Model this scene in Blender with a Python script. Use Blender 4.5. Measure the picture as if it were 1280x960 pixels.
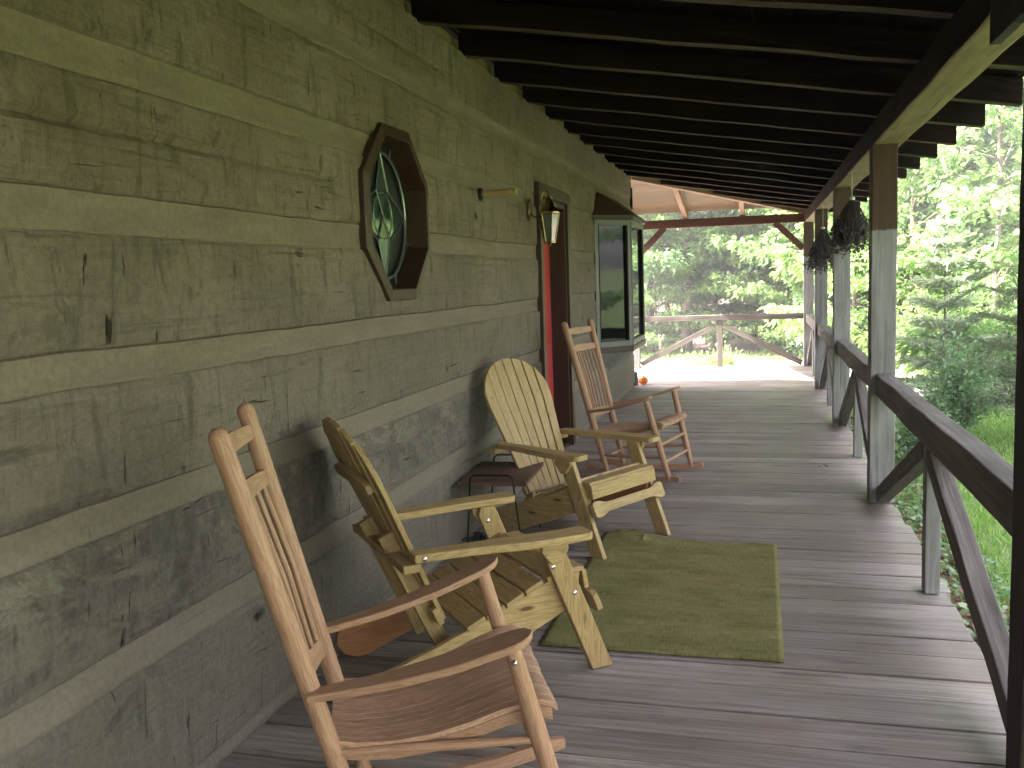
import bpy, math, random
import numpy as np
from mathutils import Vector, Matrix, noise as mnoise

for o in list(bpy.data.objects): bpy.data.objects.remove(o)
S = bpy.context.scene
C = S.collection
PI = math.pi
R = math.radians

# ------------------------------------------------------------------ camera
cam = bpy.data.objects.new('camera', bpy.data.cameras.new('camera'))
C.objects.link(cam); S.camera = cam
cam.data.sensor_fit = 'HORIZONTAL'; cam.data.sensor_width = 36.0
cam.data.lens = 1145.18 / 1280 * 36.0
cam.data.clip_start = 0.05; cam.data.clip_end = 600
YAW, PITCH, ROLL = 0.265625, 0.111167, -0.0352763
fw = Vector((-math.sin(YAW)*math.cos(PITCH), math.cos(YAW)*math.cos(PITCH), -math.sin(PITCH)))
rt = Vector((math.cos(YAW), math.sin(YAW), 0)); up = rt.cross(fw)
r2 = rt*math.cos(ROLL) + up*math.sin(ROLL); u2 = -rt*math.sin(ROLL) + up*math.cos(ROLL)
cam.matrix_world = Matrix(((r2.x, u2.x, -fw.x, 1.6836), (r2.y, u2.y, -fw.y, 0), (r2.z, u2.z, -fw.z, 1.5), (0, 0, 0, 1)))

# ------------------------------------------------------------------ world, sun, exposure
SUN_EL, SUN_AZ = R(42), R(-98)          # azimuth from +Y towards +X (negative: from the left of the far end)
sd = Vector((math.sin(SUN_AZ)*math.cos(SUN_EL), math.cos(SUN_AZ)*math.cos(SUN_EL), math.sin(SUN_EL)))
w = bpy.data.worlds.new('World'); S.world = w; w.use_nodes = True
nt = w.node_tree; bg = nt.nodes['Background']
sky = nt.nodes.new('ShaderNodeTexSky'); sky.sky_type = 'NISHITA'; sky.sun_disc = False
sky.sun_elevation = SUN_EL; sky.sun_rotation = SUN_AZ; sky.dust_density = 4.0; sky.air_density = 1.0; sky.ozone_density = 1.0
hs = nt.nodes.new('ShaderNodeHueSaturation'); hs.inputs['Saturation'].default_value = .35; nt.links.new(sky.outputs[0], hs.inputs['Color']); tn = nt.nodes.new('ShaderNodeMix'); tn.data_type = 'RGBA'; tn.blend_type = 'MULTIPLY'; tn.inputs[0].default_value = 1; tn.inputs[7].default_value = (1.0, .90, .98, 1); nt.links.new(hs.outputs[0], tn.inputs[6]); nt.links.new(tn.outputs[2], bg.inputs[0]); bg.inputs[1].default_value = 0.15
sl = bpy.data.lights.new('sun', 'SUN'); sl.energy = 5; sl.angle = R(0.6); sl.color = (1, .93, .86)
so = bpy.data.objects.new('sun', sl); C.objects.link(so); so.rotation_euler = (-sd).to_track_quat('-Z', 'Y').to_euler()
S.view_settings.view_transform = 'Standard'; S.view_settings.look = 'None'
S.view_settings.exposure = 3.8; S.view_settings.gamma = 1.0
S.render.engine = 'CYCLES'
S.cycles.max_bounces = 6; S.cycles.diffuse_bounces = 4; S.cycles.glossy_bounces = 3; S.cycles.transmission_bounces = 4; S.cycles.transparent_max_bounces = 8
S.cycles.sample_clamp_indirect = 6

# ------------------------------------------------------------------ materials
class NT:
    def __init__(s, name, rough=.7):
        s.m = bpy.data.materials.new(name); s.m.use_nodes = True; s.t = s.m.node_tree
        s.b = s.t.nodes['Principled BSDF']; s.b.inputs['Roughness'].default_value = rough
    def n(s, typ, **kw):
        x = s.t.nodes.new('ShaderNode'+typ)
        for k, v in kw.items(): setattr(x, k, v)
        return x
    def l(s, a, b): s.t.links.new(a, b)
    def coord(s, kind='gco', scale=(1, 1, 1), loc=(0, 0, 0)):
        if kind == 'gco':
            a = s.n('Attribute'); a.attribute_name = 'gco'; out = a.outputs['Vector']
        elif kind == 'world':
            a = s.n('NewGeometry'); out = a.outputs['Position']
        mp = s.n('Mapping'); mp.inputs['Scale'].default_value = scale; mp.inputs['Location'].default_value = loc
        s.l(out, mp.inputs[0]); return mp.outputs[0]
    def noise(s, vec, scale=1, detail=4, rough=.55, dist=0):
        x = s.n('TexNoise'); x.inputs['Scale'].default_value = scale; x.inputs['Detail'].default_value = detail
        x.inputs['Roughness'].default_value = rough; x.inputs['Distortion'].default_value = dist
        s.l(vec, x.inputs['Vector']); return x.outputs['Fac']
    def ramp(s, fac, stops):
        r = s.n('ValToRGB'); e = r.color_ramp.elements
        while len(e) < len(stops): e.new(.5)
        for i, (p, c) in enumerate(stops):
            e[i].position = p; e[i].color = (c[0], c[1], c[2], 1) if not isinstance(c, (int, float)) else (c, c, c, 1)
        s.l(fac, r.inputs[0]); return r.outputs[0]
    def mix(s, fac, a, b, blend='MIX'):
        m = s.n('Mix', data_type='RGBA', blend_type=blend)
        if isinstance(fac, (int, float)): m.inputs[0].default_value = fac
        else: s.l(fac, m.inputs[0])
        for i, v in ((6, a), (7, b)):
            if isinstance(v, tuple): m.inputs[i].default_value = (*v, 1) if len(v) == 3 else v
            else: s.l(v, m.inputs[i])
        return m.outputs[2]
    def math(s, op, a, b=None):
        m = s.n('Math', operation=op)
        for i, v in ((0, a), (1, b)):
            if v is None: continue
            if isinstance(v, (int, float)): m.inputs[i].default_value = v
            else: s.l(v, m.inputs[i])
        return m.outputs[0]
    def island(s): return s.n('NewGeometry').outputs['Random Per Island']
    def col(s, c): s.l(c, s.b.inputs['Base Color'])
    def bump(s, h, strength=.3, dist=.01):
        b = s.n('Bump'); b.inputs['Strength'].default_value = strength; b.inputs['Distance'].default_value = dist
        s.l(h, b.inputs['Height']); s.l(b.outputs[0], s.b.inputs['Normal'])

def wood(name, dark, light, rough=.6, scale=1.0, var=.25, knots=True, bump=.15, spec=.35):
    """grain runs along gco.x"""
    k = NT(name, rough); k.b.inputs['Specular IOR Level'].default_value = spec
    v = k.coord('gco', (1.2*scale, 16*scale, 16*scale))
    n1 = k.noise(v, 2.2, 5, .6, .6)
    v2 = k.coord('gco', (2*scale, 130*scale, 130*scale))
    n2 = k.noise(v2, 1.4, 3, .6)
    rings = k.math('FRACT', k.math('MULTIPLY', n1, 7.0))
    rings = k.math('ABSOLUTE', k.math('SUBTRACT', rings, .5))
    g = k.math('ADD', k.math('MULTIPLY', rings, .9), k.math('MULTIPLY', n2, .65))
    c = k.ramp(g, [(.22, dark), (.68, light)])
    isl = k.island()
    tone = k.ramp(isl, [(0, (1-var, 1-var, 1-var*1.1)), (1, (1, 1, 1))])
    c = k.mix(1, c, tone, 'MULTIPLY')
    if knots:
        vo = k.n('TexVoronoi'); vo.inputs['Scale'].default_value = 1.0
        k.l(k.coord('gco', (3.1, 11, 11)), vo.inputs['Vector'])
        kn = k.ramp(vo.outputs['Distance'], [(.06, 0.0), (.13, 1.0)])
        c = k.mix(kn, tuple(x*.35 for x in dark), c)
    k.col(c); k.bump(g, bump, .004)
    return k.m

def plain(name, col, rough=.5, metal=0, noise_amt=.15, nscale=40, bump=.0, spec=.5):
    k = NT(name, rough); k.b.inputs['Metallic'].default_value = metal; k.b.inputs['Specular IOR Level'].default_value = spec
    n = k.noise(k.coord('world'), nscale, 4)
    c = k.ramp(n, [(.3, tuple(x*(1-noise_amt) for x in col)), (.7, tuple(min(1, x*(1+noise_amt)) for x in col))])
    k.col(c)
    if bump: k.bump(n, bump, .01)
    return k.m

def mat_log():
    """old hewn logs and chinking under worn olive paint"""
    k = NT('worn_log_paint', .75); k.b.inputs['Specular IOR Level'].default_value = .2
    P = k.coord('world')
    big = k.noise(P, 1.3, 5, .6)
    at = k.n('Attribute'); at.attribute_name = 'chink'; ch = at.outputs['Fac']
    paint = k.ramp(big, [(.3, (.150, .112, .080)), (.5, (.196, .149, .112)), (.72, (.252, .198, .158))])
    # vertical hewing marks and blotches
    vert = k.noise(k.coord('world', (1, 9, 1.8)), 1.7, 7, .72, .7)
    paint = k.mix(k.ramp(vert, [(.37, .75), (.47, 0.0)]), paint, (.080, .070, .042))
    paint = k.mix(k.ramp(vert, [(.56, .0), (.74, .55)]), paint, (.190, .178, .128))
    blot = k.noise(k.coord('world', (1, 3.2, 3.6)), 1.9, 7, .7, 1.2)
    paint = k.mix(k.ramp(blot, [(.34, .6), (.46, 0.0)]), paint, (.085, .070, .047))
    # horizontal grain
    hor = k.noise(k.coord('world', (1, 1.3, 30)), 1.5, 6, .7, .8)
    paint = k.mix(k.ramp(hor, [(.34, .6), (.46, 0.0)]), paint, (.075, .066, .042))
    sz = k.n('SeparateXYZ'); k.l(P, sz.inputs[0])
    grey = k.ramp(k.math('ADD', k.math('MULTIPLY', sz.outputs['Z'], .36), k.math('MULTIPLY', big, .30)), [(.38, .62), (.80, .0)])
    paint = k.mix(grey, paint, (.172, .160, .145))  # greyer lower down: skylight on the wall put into the paint colour
    speck = k.noise(P, 55, 5, .75)
    paint = k.mix(1, paint, k.ramp(speck, [(.3, .75), (.7, 1.2)]), 'MULTIPLY')
    # worn-through patches with bare grey-purple wood, lower logs mostly
    z = k.n('SeparateXYZ'); k.l(P, z.inputs[0])
    low = k.ramp(z.outputs['Z'], [(.0, .12), (.45, .30), (.56, .72), (.95, .72), (1.0, .52), (1.25, .40), (1.3, .0)])
    wear = k.noise(k.coord('world', (1, 1.1, 3.2)), 1.9, 8, .72, .8)
    wear_m = k.ramp(k.math('ADD', wear, k.math('MULTIPLY', low, .28)), [(.665, 0.0), (.72, 1.0)])
    bare = k.ramp(k.noise(k.coord('world', (1, 7, 4)), 3, 7, .75), [(.3, (.058, .046, .042)), (.52, (.125, .105, .099)), (.75, (.215, .19, .175))])
    body = k.mix(k.math('MULTIPLY', wear_m, .85), paint, bare)
    edge_m = k.ramp(k.math('ADD', wear, k.math('MULTIPLY', low, .28)), [(.60, 0.0), (.635, .7), (.655, 0.0)])
    zb = k.ramp(z.outputs['Z'], [(.70, 0.0), (.78, 1.0), (.90, 1.0), (.96, 0.1), (1.0, 0.0)])
    body = k.mix(k.math('MULTIPLY', edge_m, zb), body, (.25, .24, .20))
    # short dark check marks
    vc = k.noise(k.coord('world', (1, 30, 5.0)), 1.0, 4, .6, .7)
    patch = k.noise(k.coord('world', (1, 2, 3)), 1.1, 3, .6)
    cm = k.math('MULTIPLY', k.ramp(vc, [(.315, 1.0), (.36, 0.0)]), k.ramp(patch, [(.44, 0.0), (.6, 1.0)]))
    hc = k.noise(k.coord('world', (1, 3, 40)), 1.0, 3, .5, 1.0)
    cm2 = k.math('MULTIPLY', k.ramp(hc, [(.255, 1.0), (.29, 0.0)]), .7)
    cm = k.math('MAXIMUM', cm, cm2)
    body = k.mix(cm, body, (.022, .016, .010))
    # knots
    vo = k.n('TexVoronoi'); vo.inputs['Scale'].default_value = 1; k.l(k.coord('world', (1, 1.5, 2.9)), vo.inputs['Vector'])
    wob = k.math('ADD', vo.outputs['Distance'], k.math('MULTIPLY', k.noise(P, 22, 3), .09))
    body = k.mix(k.ramp(wob, [(.085, 1.0), (.125, 0.0)]), body, (.032, .022, .016))
    chb = k.ramp(k.noise(P, 48, 5, .75), [(.3, .78), (.7, 1.18)])
    chc = k.ramp(k.noise(k.coord('world', (1, 1.5, 6)), 2.4, 5, .6), [(.3, (.131, .100, .072)), (.7, (.190, .148, .113))])
    chc = k.mix(k.math('MULTIPLY', grey, .8), chc, (.185, .170, .152)); chc = k.mix(1, chc, chb, 'MULTIPLY')  # the same skylight grey painted into the lower chinking
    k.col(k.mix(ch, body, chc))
    fine = k.noise(k.coord('world', (1, 60, 60)), 1.5, 4, .7)
    h = k.math('ADD', k.math('MULTIPLY', vert, 1.0), k.math('MULTIPLY', hor, .5))
    h = k.math('SUBTRACT', h, k.math('MULTIPLY', cm, .8)); h = k.math('ADD', h, k.math('MULTIPLY', fine, .35))
    h = k.math('MULTIPLY', h, k.math('SUBTRACT', 1.2, ch))
    k.bump(h, .9, .022)
    return k.m

def mat_deck():
    k = NT('weathered_deck_board', .55); k.b.inputs['Specular IOR Level'].default_value = .45
    v = k.coord('gco', (.8, 18, 18)); n1 = k.noise(v, 2.0, 6, .65, .6)
    n2 = k.noise(k.coord('gco', (2.5, 120, 120)), 1.0, 3, .6)
    big = k.noise(k.coord('world', (1, 1.4, 1)), 1.5, 5, .6)
    g = k.math('ADD', k.math('MULTIPLY', n1, .6), k.math('MULTIPLY', n2, .4))
    c = k.ramp(g, [(.30, (.115, .095, .082)), (.46, (.238, .210, .192)), (.64, (.385, .352, .330))])
    isl = k.island(); c = k.mix(1, c, k.ramp(isl, [(0, (.70, .68, .66)), (.5, (.9, .88, .87)), (1, (1.12, 1.10, 1.08))]), 'MULTIPLY')
    c = k.mix(k.ramp(big, [(.48, 0.0), (.70, .6)]), c, (.20, .145, .11))
    c = k.mix(k.ramp(k.noise(k.coord('world', (.6, 3, 1)), 3.1, 5, .7), [(.32, .7), (.44, 0.0)]), c, (.065, .05, .045))
    k.col(c); k.bump(g, .35, .006)
    k.l(k.ramp(k.noise(k.coord('world'), 2.0, 3), [(.3, .42), (.7, .66)]), k.b.inputs['Roughness'])
    return k.m

def mat_post(name, c0, c1, c2, raw=None, split=None, spec=.25):
    k = NT(name, .75); k.b.inputs['Specular IOR Level'].default_value = spec
    g = k.noise(k.coord('gco', (1.0, 22, 22)), 1.8, 6, .68, .5)
    b = k.noise(k.coord('gco', (1.5, 4, 4)), 2.0, 5, .6)
    c = k.ramp(k.math('ADD', k.math('MULTIPLY', g, .65), k.math('MULTIPLY', b, .35)), [(.34, c0), (.5, c1), (.66, c2)])
    cr = k.noise(k.coord('gco', (.9, 38, 38)), 1.0, 2, .5, .4)
    c = k.mix(k.ramp(cr, [(.27, .85), (.33, 0.0)]), c, tuple(x*.3 for x in c0))
    if raw:
        z = k.n('SeparateXYZ'); k.l(k.coord('world'), z.inputs[0])
        e = k.math('ADD', z.outputs['Z'], k.math('MULTIPLY', k.noise(k.coord('world', (30, 30, 6)), 1, 3), .05))
        rc = k.ramp(g, [(.3, tuple(x*.5 for x in raw)), (.7, raw)])
        c = k.mix(k.ramp(k.math('SUBTRACT', e, split), [(.0, 0.0), (.012, 1.0)]), c, rc)
    k.col(c); k.bump(g, .4, .008)
    return k.m

def mat_rug():
    k = NT('green_woven_wool', .95); k.b.inputs['Specular IOR Level'].default_value = .1
    k.b.inputs['Sheen Weight'].default_value = .0
    P = k.coord('gco')
    n = k.noise(k.coord('gco', (1, 2.5, 1)), 4, 6, .65)
    w1 = k.noise(k.coord('gco', (12, 260, 1)), 1, 2, .5); w2 = k.noise(k.coord('gco', (260, 14, 1)), 1, 2, .5)
    c = k.ramp(n, [(.3, (.140, .140, .046)), (.5, (.205, .195, .074)), (.72, (.265, .245, .105))])
    m = k.math('ADD', k.math('MULTIPLY', w1, .5), k.math('MULTIPLY', w2, .5))
    c = k.mix(1, c, k.ramp(m, [(.32, .5), (.68, 1.2)]), 'MULTIPLY')
    st = k.noise(k.coord('gco', (.7, 9, 1)), 1.2, 3, .6)
    c = k.mix(k.ramp(st, [(.55, 0.0), (.7, .5)]), c, (.22, .17, .08))
    k.col(c); k.bump(m, .8, .006); return k.m

def mat_leaf(name, c0, c1, c2, trans=.45):
    k = NT(name, .55)
    isl = k.island(); c = k.ramp(isl, [(0, c0), (.55, c1), (1, c2)])
    for nd in list(k.t.nodes):
        if nd.type == 'BSDF_PRINCIPLED': k.t.nodes.remove(nd)
    out = [n for n in k.t.nodes if n.type == 'OUTPUT_MATERIAL'][0]
    p = k.n('BsdfPrincipled'); p.inputs['Roughness'].default_value = .38; p.inputs['Specular IOR Level'].default_value = .8
    k.l(c, p.inputs['Base Color'])
    tr = k.n('BsdfTranslucent'); k.l(k.mix(1, c, (1.4, 1.6, 1.05), 'MULTIPLY'), tr.inputs['Color'])
    mx = k.n('MixShader'); mx.inputs[0].default_value = trans
    k.l(p.outputs[0], mx.inputs[1]); k.l(tr.outputs[0], mx.inputs[2]); k.l(mx.outputs[0], out.inputs[0])
    return k.m

def mat_ground():
    k = NT('lawn_soil', .95)
    n = k.noise(k.coord('world'), .6, 6, .6); f = k.noise(k.coord('world'), 9, 5, .7)
    g = k.ramp(f, [(.3, (.08, .12, .03)), (.6, (.15, .22, .06)), (.8, (.22, .27, .11))])
    d = k.ramp(f, [(.3, (.06, .035, .025)), (.6, (.15, .09, .065)), (.8, (.25, .18, .13))])
    z = k.n('SeparateXYZ'); k.l(k.coord('world'), z.inputs[0])
    edge = k.math('ADD', z.outputs['X'], k.math('MULTIPLY', k.noise(k.coord('world'), 2.5, 4), -1.0))
    m = k.ramp(edge, [(.0, 1.0), (1.0, 0.0)]); m2 = k.ramp(k.math('SUBTRACT', edge, 2.25), [(.0, 1.0), (.35, 0.0)])
    far = k.ramp(n, [(.60, 0.0), (.75, .3)])
    c = k.mix(far, g, d); c = k.mix(m2, c, d)
    k.col(c); k.bump(f, .5, .03); return k.m

def mat_gravel():
    k = NT('pale_gravel', .9)
    vo = k.n('TexVoronoi'); vo.inputs['Scale'].default_value = 28; k.l(k.coord('world'), vo.inputs['Vector'])
    c = k.mix(.5, k.ramp(vo.outputs['Color'], [(.1, (.30, .27, .25)), (.9, (.62, .58, .55))]), k.ramp(k.noise(k.coord('world'), 1.5, 4), [(.3, (.36, .32, .29)), (.7, (.55, .51, .48))]))
    k.col(c); k.bump(vo.outputs['Distance'], .6, .02); return k.m

def mat_glass(name, tint, rough=.04, spec=.8):
    k = NT(name, rough); k.b.inputs['Base Color'].default_value = (*tint, 1)
    k.b.inputs['Specular IOR Level'].default_value = spec
    n = k.noise(k.coord('world'), 3, 2); k.bump(n, .04, .02); return k.m

M = dict(
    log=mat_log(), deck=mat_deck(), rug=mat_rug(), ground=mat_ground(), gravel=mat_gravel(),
    post=mat_post('weathered_post_wood', (0.1152, 0.1116, 0.1080), (0.1944, 0.1944, 0.1872), (0.2664, 0.2664, 0.2556), raw=(.075, .045, .022), split=1.76),
    nearpost=mat_post('backlit_post_wood', (0.0175, 0.0120, 0.0090), (0.0300, 0.0210, 0.0160), (0.0450, 0.0330, 0.0250)),  # brown post wood darkened, its backlit shade put into the colour
    rail=mat_post('weathered_rail_wood', (.058, .050, .043), (.115, .103, .090), (.195, .178, .158)),
    beam=mat_post('dark_beam_wood', (0.0132, 0.0086, 0.0053), (0.0297, 0.0198, 0.0132), (0.0495, 0.0343, 0.0231), spec=.03),
    farbeam=mat_post('red_brown_beam_wood', (0.0375, 0.0165, 0.0105), (0.0750, 0.0338, 0.0225), (0.1125, 0.0562, 0.0375)),
    beampaint=mat_post('worn_beam_paint', (0.1125, 0.0738, 0.0378), (0.1950, 0.1476, 0.0810), (0.2700, 0.2091, 0.1242)),
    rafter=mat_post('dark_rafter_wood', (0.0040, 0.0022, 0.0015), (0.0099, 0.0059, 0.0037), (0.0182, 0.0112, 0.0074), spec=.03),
    rafterface=mat_post('lit_rafter_underside', (0.0469, 0.0329, 0.0235), (0.0844, 0.0619, 0.0469), (0.1313, 0.1031, 0.0797), spec=.03),  # paler rafter wood, light on the undersides put into the colour
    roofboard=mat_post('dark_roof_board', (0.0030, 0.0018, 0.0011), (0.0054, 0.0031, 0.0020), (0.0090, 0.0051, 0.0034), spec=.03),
    newboard=wood('light_brown_sheathing', (0.1066, 0.0688, 0.0387), (0.2214, 0.1591, 0.0989), .7, .6, .35, False),
    joist=wood('pine_joist', (0.2295, 0.1300, 0.0765), (0.3443, 0.2218, 0.1377), .7, .6, .2, False),
    tin=plain('galvanised_roofing', (.35, .36, .36), .5, .6),
    pine=wood('yellow_pine', (.265, .165, .062), (.44, .315, .145), .5, 1.0, .14, True, .1),
    pine2=wood('reddish_pine', (.25, .095, .04), (.36, .17, .075), .55, 1.0, .1, True, .1),
    oak=wood('pale_oak', (.265, .132, .080), (.42, .252, .160), .5, 1.5, .12, False, .1),
    oakseat=wood('pale_oak_strip', (0.2970, 0.1562, 0.0968), (0.5500, 0.3465, 0.2332), .45, 1.5, .28, False, .15),
    tabletop=wood('reddish_old_plank', (0.0660, 0.0336, 0.0264), (0.1560, 0.0840, 0.0624), .6, 1.0, .2, True),
    doorred=plain('red_door_paint', (.36, .035, .035), .4, 0, .12, 20),
    brownwood=wood('stained_brown_wood', (.018, .008, .005), (.052, .024, .013), .45, 1.0, .15, False),
    honey=wood('honey_dowel_wood', (0.2660, 0.1680, 0.0700), (0.3850, 0.2660, 0.1260), .55, 1.0, .1, False),
    iron=plain('black_iron', (.015, .014, .014), .45, .6),
    steel=plain('zinc_bolt', (.6, .6, .6), .25, 1.0),
    brass=plain('polished_brass', (0.3472, 0.2534, 0.1152), .22, 1.0, .15),
    lampglass=mat_glass('bevelled_lamp_glass', (0.0800, 0.0850, 0.0750), .08),
    pane=mat_glass('dark_window_glass', (.006, .009, .009), .04, .3),
    lead=plain('lead_came', (0.2090, 0.2200, 0.2200), .35, .8),
    leaded=mat_glass('textured_leaded_glass', (.012, .014, .011), .3, .4),
    bevel=mat_glass('bevelled_clear_glass', (.04, .05, .045), .16, .5),
    greenglass=mat_glass('green_stained_glass', (.02, .04, .024), .08),
    trim=plain('grey_window_trim', (0.1200, 0.1230, 0.1140), .5, 0, .1),
    stone=plain('grey_stone', (.09, .085, .095), .8, 0, .3, 30, .4),
    herb=plain('dried_herb', (0.0300, 0.0222, 0.0156), .9, 0, .5, 60),
    string=plain('cotton_string', (.5, .48, .42), .9),
    pumpkin=plain('orange_rind', (.70, .19, .025), .45, 0, .15, 20),
    stem=plain('dry_stem', (.10, .08, .05), .9),
    bark=plain('tree_bark', (0.1300, 0.1040, 0.0845), .95, 0, .35, 8, .6),
    shingle=plain('roof_shingle', (.06, .055, .05), .9, 0, .3, 20),
    leafA=mat_leaf('leaf_bright', (.13, .22, .075), (.18, .28, .11), (.25, .33, .16)),
    leafB=mat_leaf('leaf_mid', (.10, .19, .085), (.14, .235, .11), (.19, .28, .15), .4),
    leafC=mat_leaf('leaf_yellow', (.15, .24, .08), (.20, .30, .11), (.28, .36, .16), .5),
    needle=mat_leaf('pale_needle', (.26, .32, .22), (.36, .42, .31), (.46, .50, .40), .3),
    hemlock=mat_leaf('dark_needle', (.035, .06, .02), (.055, .09, .03), (.08, .11, .04), .3),
    grass=mat_leaf('grass_blade', (0.1215, 0.2430, 0.0405), (0.2025, 0.3645, 0.0709), (0.3443, 0.4860, 0.1417), .4),
    weed=mat_leaf('weed_leaf', (0.0810, 0.1755, 0.0540), (0.1350, 0.2565, 0.0945), (0.2700, 0.3780, 0.1890), .35),
    litter=plain('dead_leaf', (.19, .10, .07), .9, 0, .6, 14),
    darkleaf=plain('dark_dry_leaf', (.045, .045, .055), .7, 0, .5, 30),
)

# ------------------------------------------------------------------ mesh builder
rnd = random.Random(7)
class MB:
    def __init__(s): s.v = []; s.f = []; s.g = []; s.mi = []; s.mats = []
    def _m(s, mat):
        if mat is None: return 0
        if mat not in s.mats: s.mats.append(mat)
        return s.mats.index(mat)
    def add(s, vs, fs, gs=None, mat=None):
        o = len(s.v); off = Vector((rnd.uniform(0, 50), rnd.uniform(0, 50), rnd.uniform(0, 50)))
        s.v += [tuple(v) for v in vs]
        gs = gs or vs
        s.g += [tuple(Vector(g)+off) for g in gs]
        mi = s._m(mat)
        for f in fs: s.f.append(tuple(i+o for i in f)); s.mi.append(mi)
        return s
    def board(s, a, b, wv, t, w=None, w2=None, mat=None):
        """a->b centre line, wv width vector (full), t thickness; w2: end width factor"""
        a, b = Vector(a), Vector(b); wv = Vector(wv); d = (b-a); L = d.length; d.normalize()
        n = d.cross(wv).normalized()*t/2; wv = (wv - d*wv.dot(d)); W = wv.length; k = 1 if w2 is None else w2
        vs = []; gs = []
        for e, (q, kk) in enumerate(((a, 1), (b, k))):
            for sx, sy in ((-1, -1), (1, -1), (1, 1), (-1, 1)):
                vs.append(q + wv*.5*sx*kk + n*sy); gs.append((e*L, sx*W*kk/2, sy*t/2))
        return s.add(vs, [(0, 3, 2, 1), (4, 5, 6, 7), (0, 1, 5, 4), (1, 2, 6, 5), (2, 3, 7, 6), (3, 0, 4, 7)], gs, mat)
    def box(s, lo, hi, ax=0, mat=None):
        lo, hi = Vector(lo), Vector(hi); c = (lo+hi)/2
        a = c.copy(); b = c.copy(); a[ax] = lo[ax]; b[ax] = hi[ax]
        wa = (ax+1) % 3; wv = Vector((0, 0, 0)); wv[wa] = hi[wa]-lo[wa]; ta = (ax+2) % 3
        return s.board(a, b, wv, hi[ta]-lo[ta], mat=mat)
    def prism(s, pts, o, ux, uy, dv, mat=None, along='x'):
        """2D outline pts in (ux,uy) from o extruded by dv"""
        o, ux, uy, dv = map(Vector, (o, ux, uy, dv)); n = len(pts)
        if ux.cross(uy).dot(dv) < 0: pts = pts[::-1]
        vs = [o+ux*x+uy*y for x, y in pts]; vs += [v+dv for v in vs]
        D = dv.length
        gs = [((x, y, 0) if along == 'x' else (y, x, 0)) for x, y in pts]; gs += [(g[0], g[1], D) for g in gs]
        fs = [tuple(range(n-1, -1, -1)), tuple(range(n, 2*n))] + [(i, (i+1) % n, n+(i+1) % n, n+i) for i in range(n)]
        return s.add(vs, fs, gs, mat)
    def rod(s, pts, rs, seg=12, mat=None, dome=(False, False)):
        pts = [Vector(p) for p in pts]
        if isinstance(rs, (int, float)): rs = [rs]*len(pts)
        rs = list(rs)
        for end in (0, 1):
            if dome[end]:
                q, q1 = (pts[0], pts[1]) if end == 0 else (pts[-1], pts[-2]); r = rs[0] if end == 0 else rs[-1]
                d = (q-q1).normalized(); add = [(q+d*r*math.sin(a), r*math.cos(a)) for a in (R(30), R(55), R(75), R(87))]
                if end == 0: pts = [p for p, _ in add[::-1]]+pts; rs = [x for _, x in add[::-1]]+rs
                else: pts = pts+[p for p, _ in add]; rs = rs+[x for _, x in add]
        vs = []; gs = []; L = 0; prev = None
        for i, p in enumerate(pts):
            d = (pts[min(i+1, len(pts)-1)]-pts[max(i-1, 0)]).normalized()
            if prev is None:
                x = d.orthogonal().normalized()
            else: x = (prev - d*prev.dot(d)).normalized()
            prev = x; y = d.cross(x)
            if i: L += (pts[i]-pts[i-1]).length
            for j in range(seg):
                a = 2*PI*j/seg; vs.append(p+(x*math.cos(a)+y*math.sin(a))*rs[i]); gs.append((L, math.cos(a)*rs[i], math.sin(a)*rs[i]))
        n = len(pts); fs = [(i*seg+j, i*seg+(j+1) % seg, (i+1)*seg+(j+1) % seg, (i+1)*seg+j) for i in range(n-1) for j in range(seg)]
        fs += [tuple(range(seg-1, -1, -1)), tuple(range((n-1)*seg, n*seg))]
        return s.add(vs, fs, gs, mat)
    def strip(s, sect, dv, mat=None):
        """sect: closed list of 3D points, extruded by dv"""
        n = len(sect); vs = [Vector(p) for p in sect]; vs += [v+Vector(dv) for v in vs]
        fs = [tuple(range(n-1, -1, -1)), tuple(range(n, 2*n))] + [(i, (i+1) % n, n+(i+1) % n, n+i) for i in range(n)]
        return s.add(vs, fs, None, mat)
    def build(s, name, mat=None, parent=None, bevel=0, smooth=False, label=None):
        me = bpy.data.meshes.new(name); me.from_pydata(s.v, [], s.f)
        if s.mats:
            for m in s.mats: me.materials.append(m)
            me.polygons.foreach_set('material_index', s.mi)
        elif mat: me.materials.append(mat)
        at = me.attributes.new('gco', 'FLOAT_VECTOR', 'POINT'); at.data.foreach_set('vector', [c for g in s.g for c in g])
        me.update()
        import bmesh
        bm = bmesh.new(); bm.from_mesh(me); bmesh.ops.recalc_face_normals(bm, faces=bm.faces); bm.to_mesh(me); bm.free()
        o = bpy.data.objects.new(name, me); C.objects.link(o)
        if parent: o.parent = parent
        if smooth:
            me.polygons.foreach_set('use_smooth', [True]*len(me.polygons))
            try: me.set_sharp_from_angle(angle=R(40))
            except Exception: pass
        if bevel:
            b = o.modifiers.new('bevel', 'BEVEL'); b.width = bevel; b.segments = 2; b.limit_method = 'ANGLE'; b.angle_limit = R(35)
        if label: o['label'] = label
        return o
def tag(o, label=None, cat=None, group=None, kind=None):
    if label: o['label'] = label
    if cat: o['category'] = cat
    if group: o['group'] = group
    if kind: o['kind'] = kind
    return o
def empty(name, loc=(0, 0, 0), rz=0, label=None, cat=None, group=None):
    o = bpy.data.objects.new(name, None); C.objects.link(o); o.empty_display_size = .1
    o.location = loc; o.rotation_euler = (0, 0, rz); return tag(o, label, cat, group)
def copy_tree(o, parent=None):
    c = o.copy(); C.objects.link(c)
    if parent: c.parent = parent
    for ch in [x for x in bpy.data.objects if x.parent == o]: copy_tree(ch, c)
    return c
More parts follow.
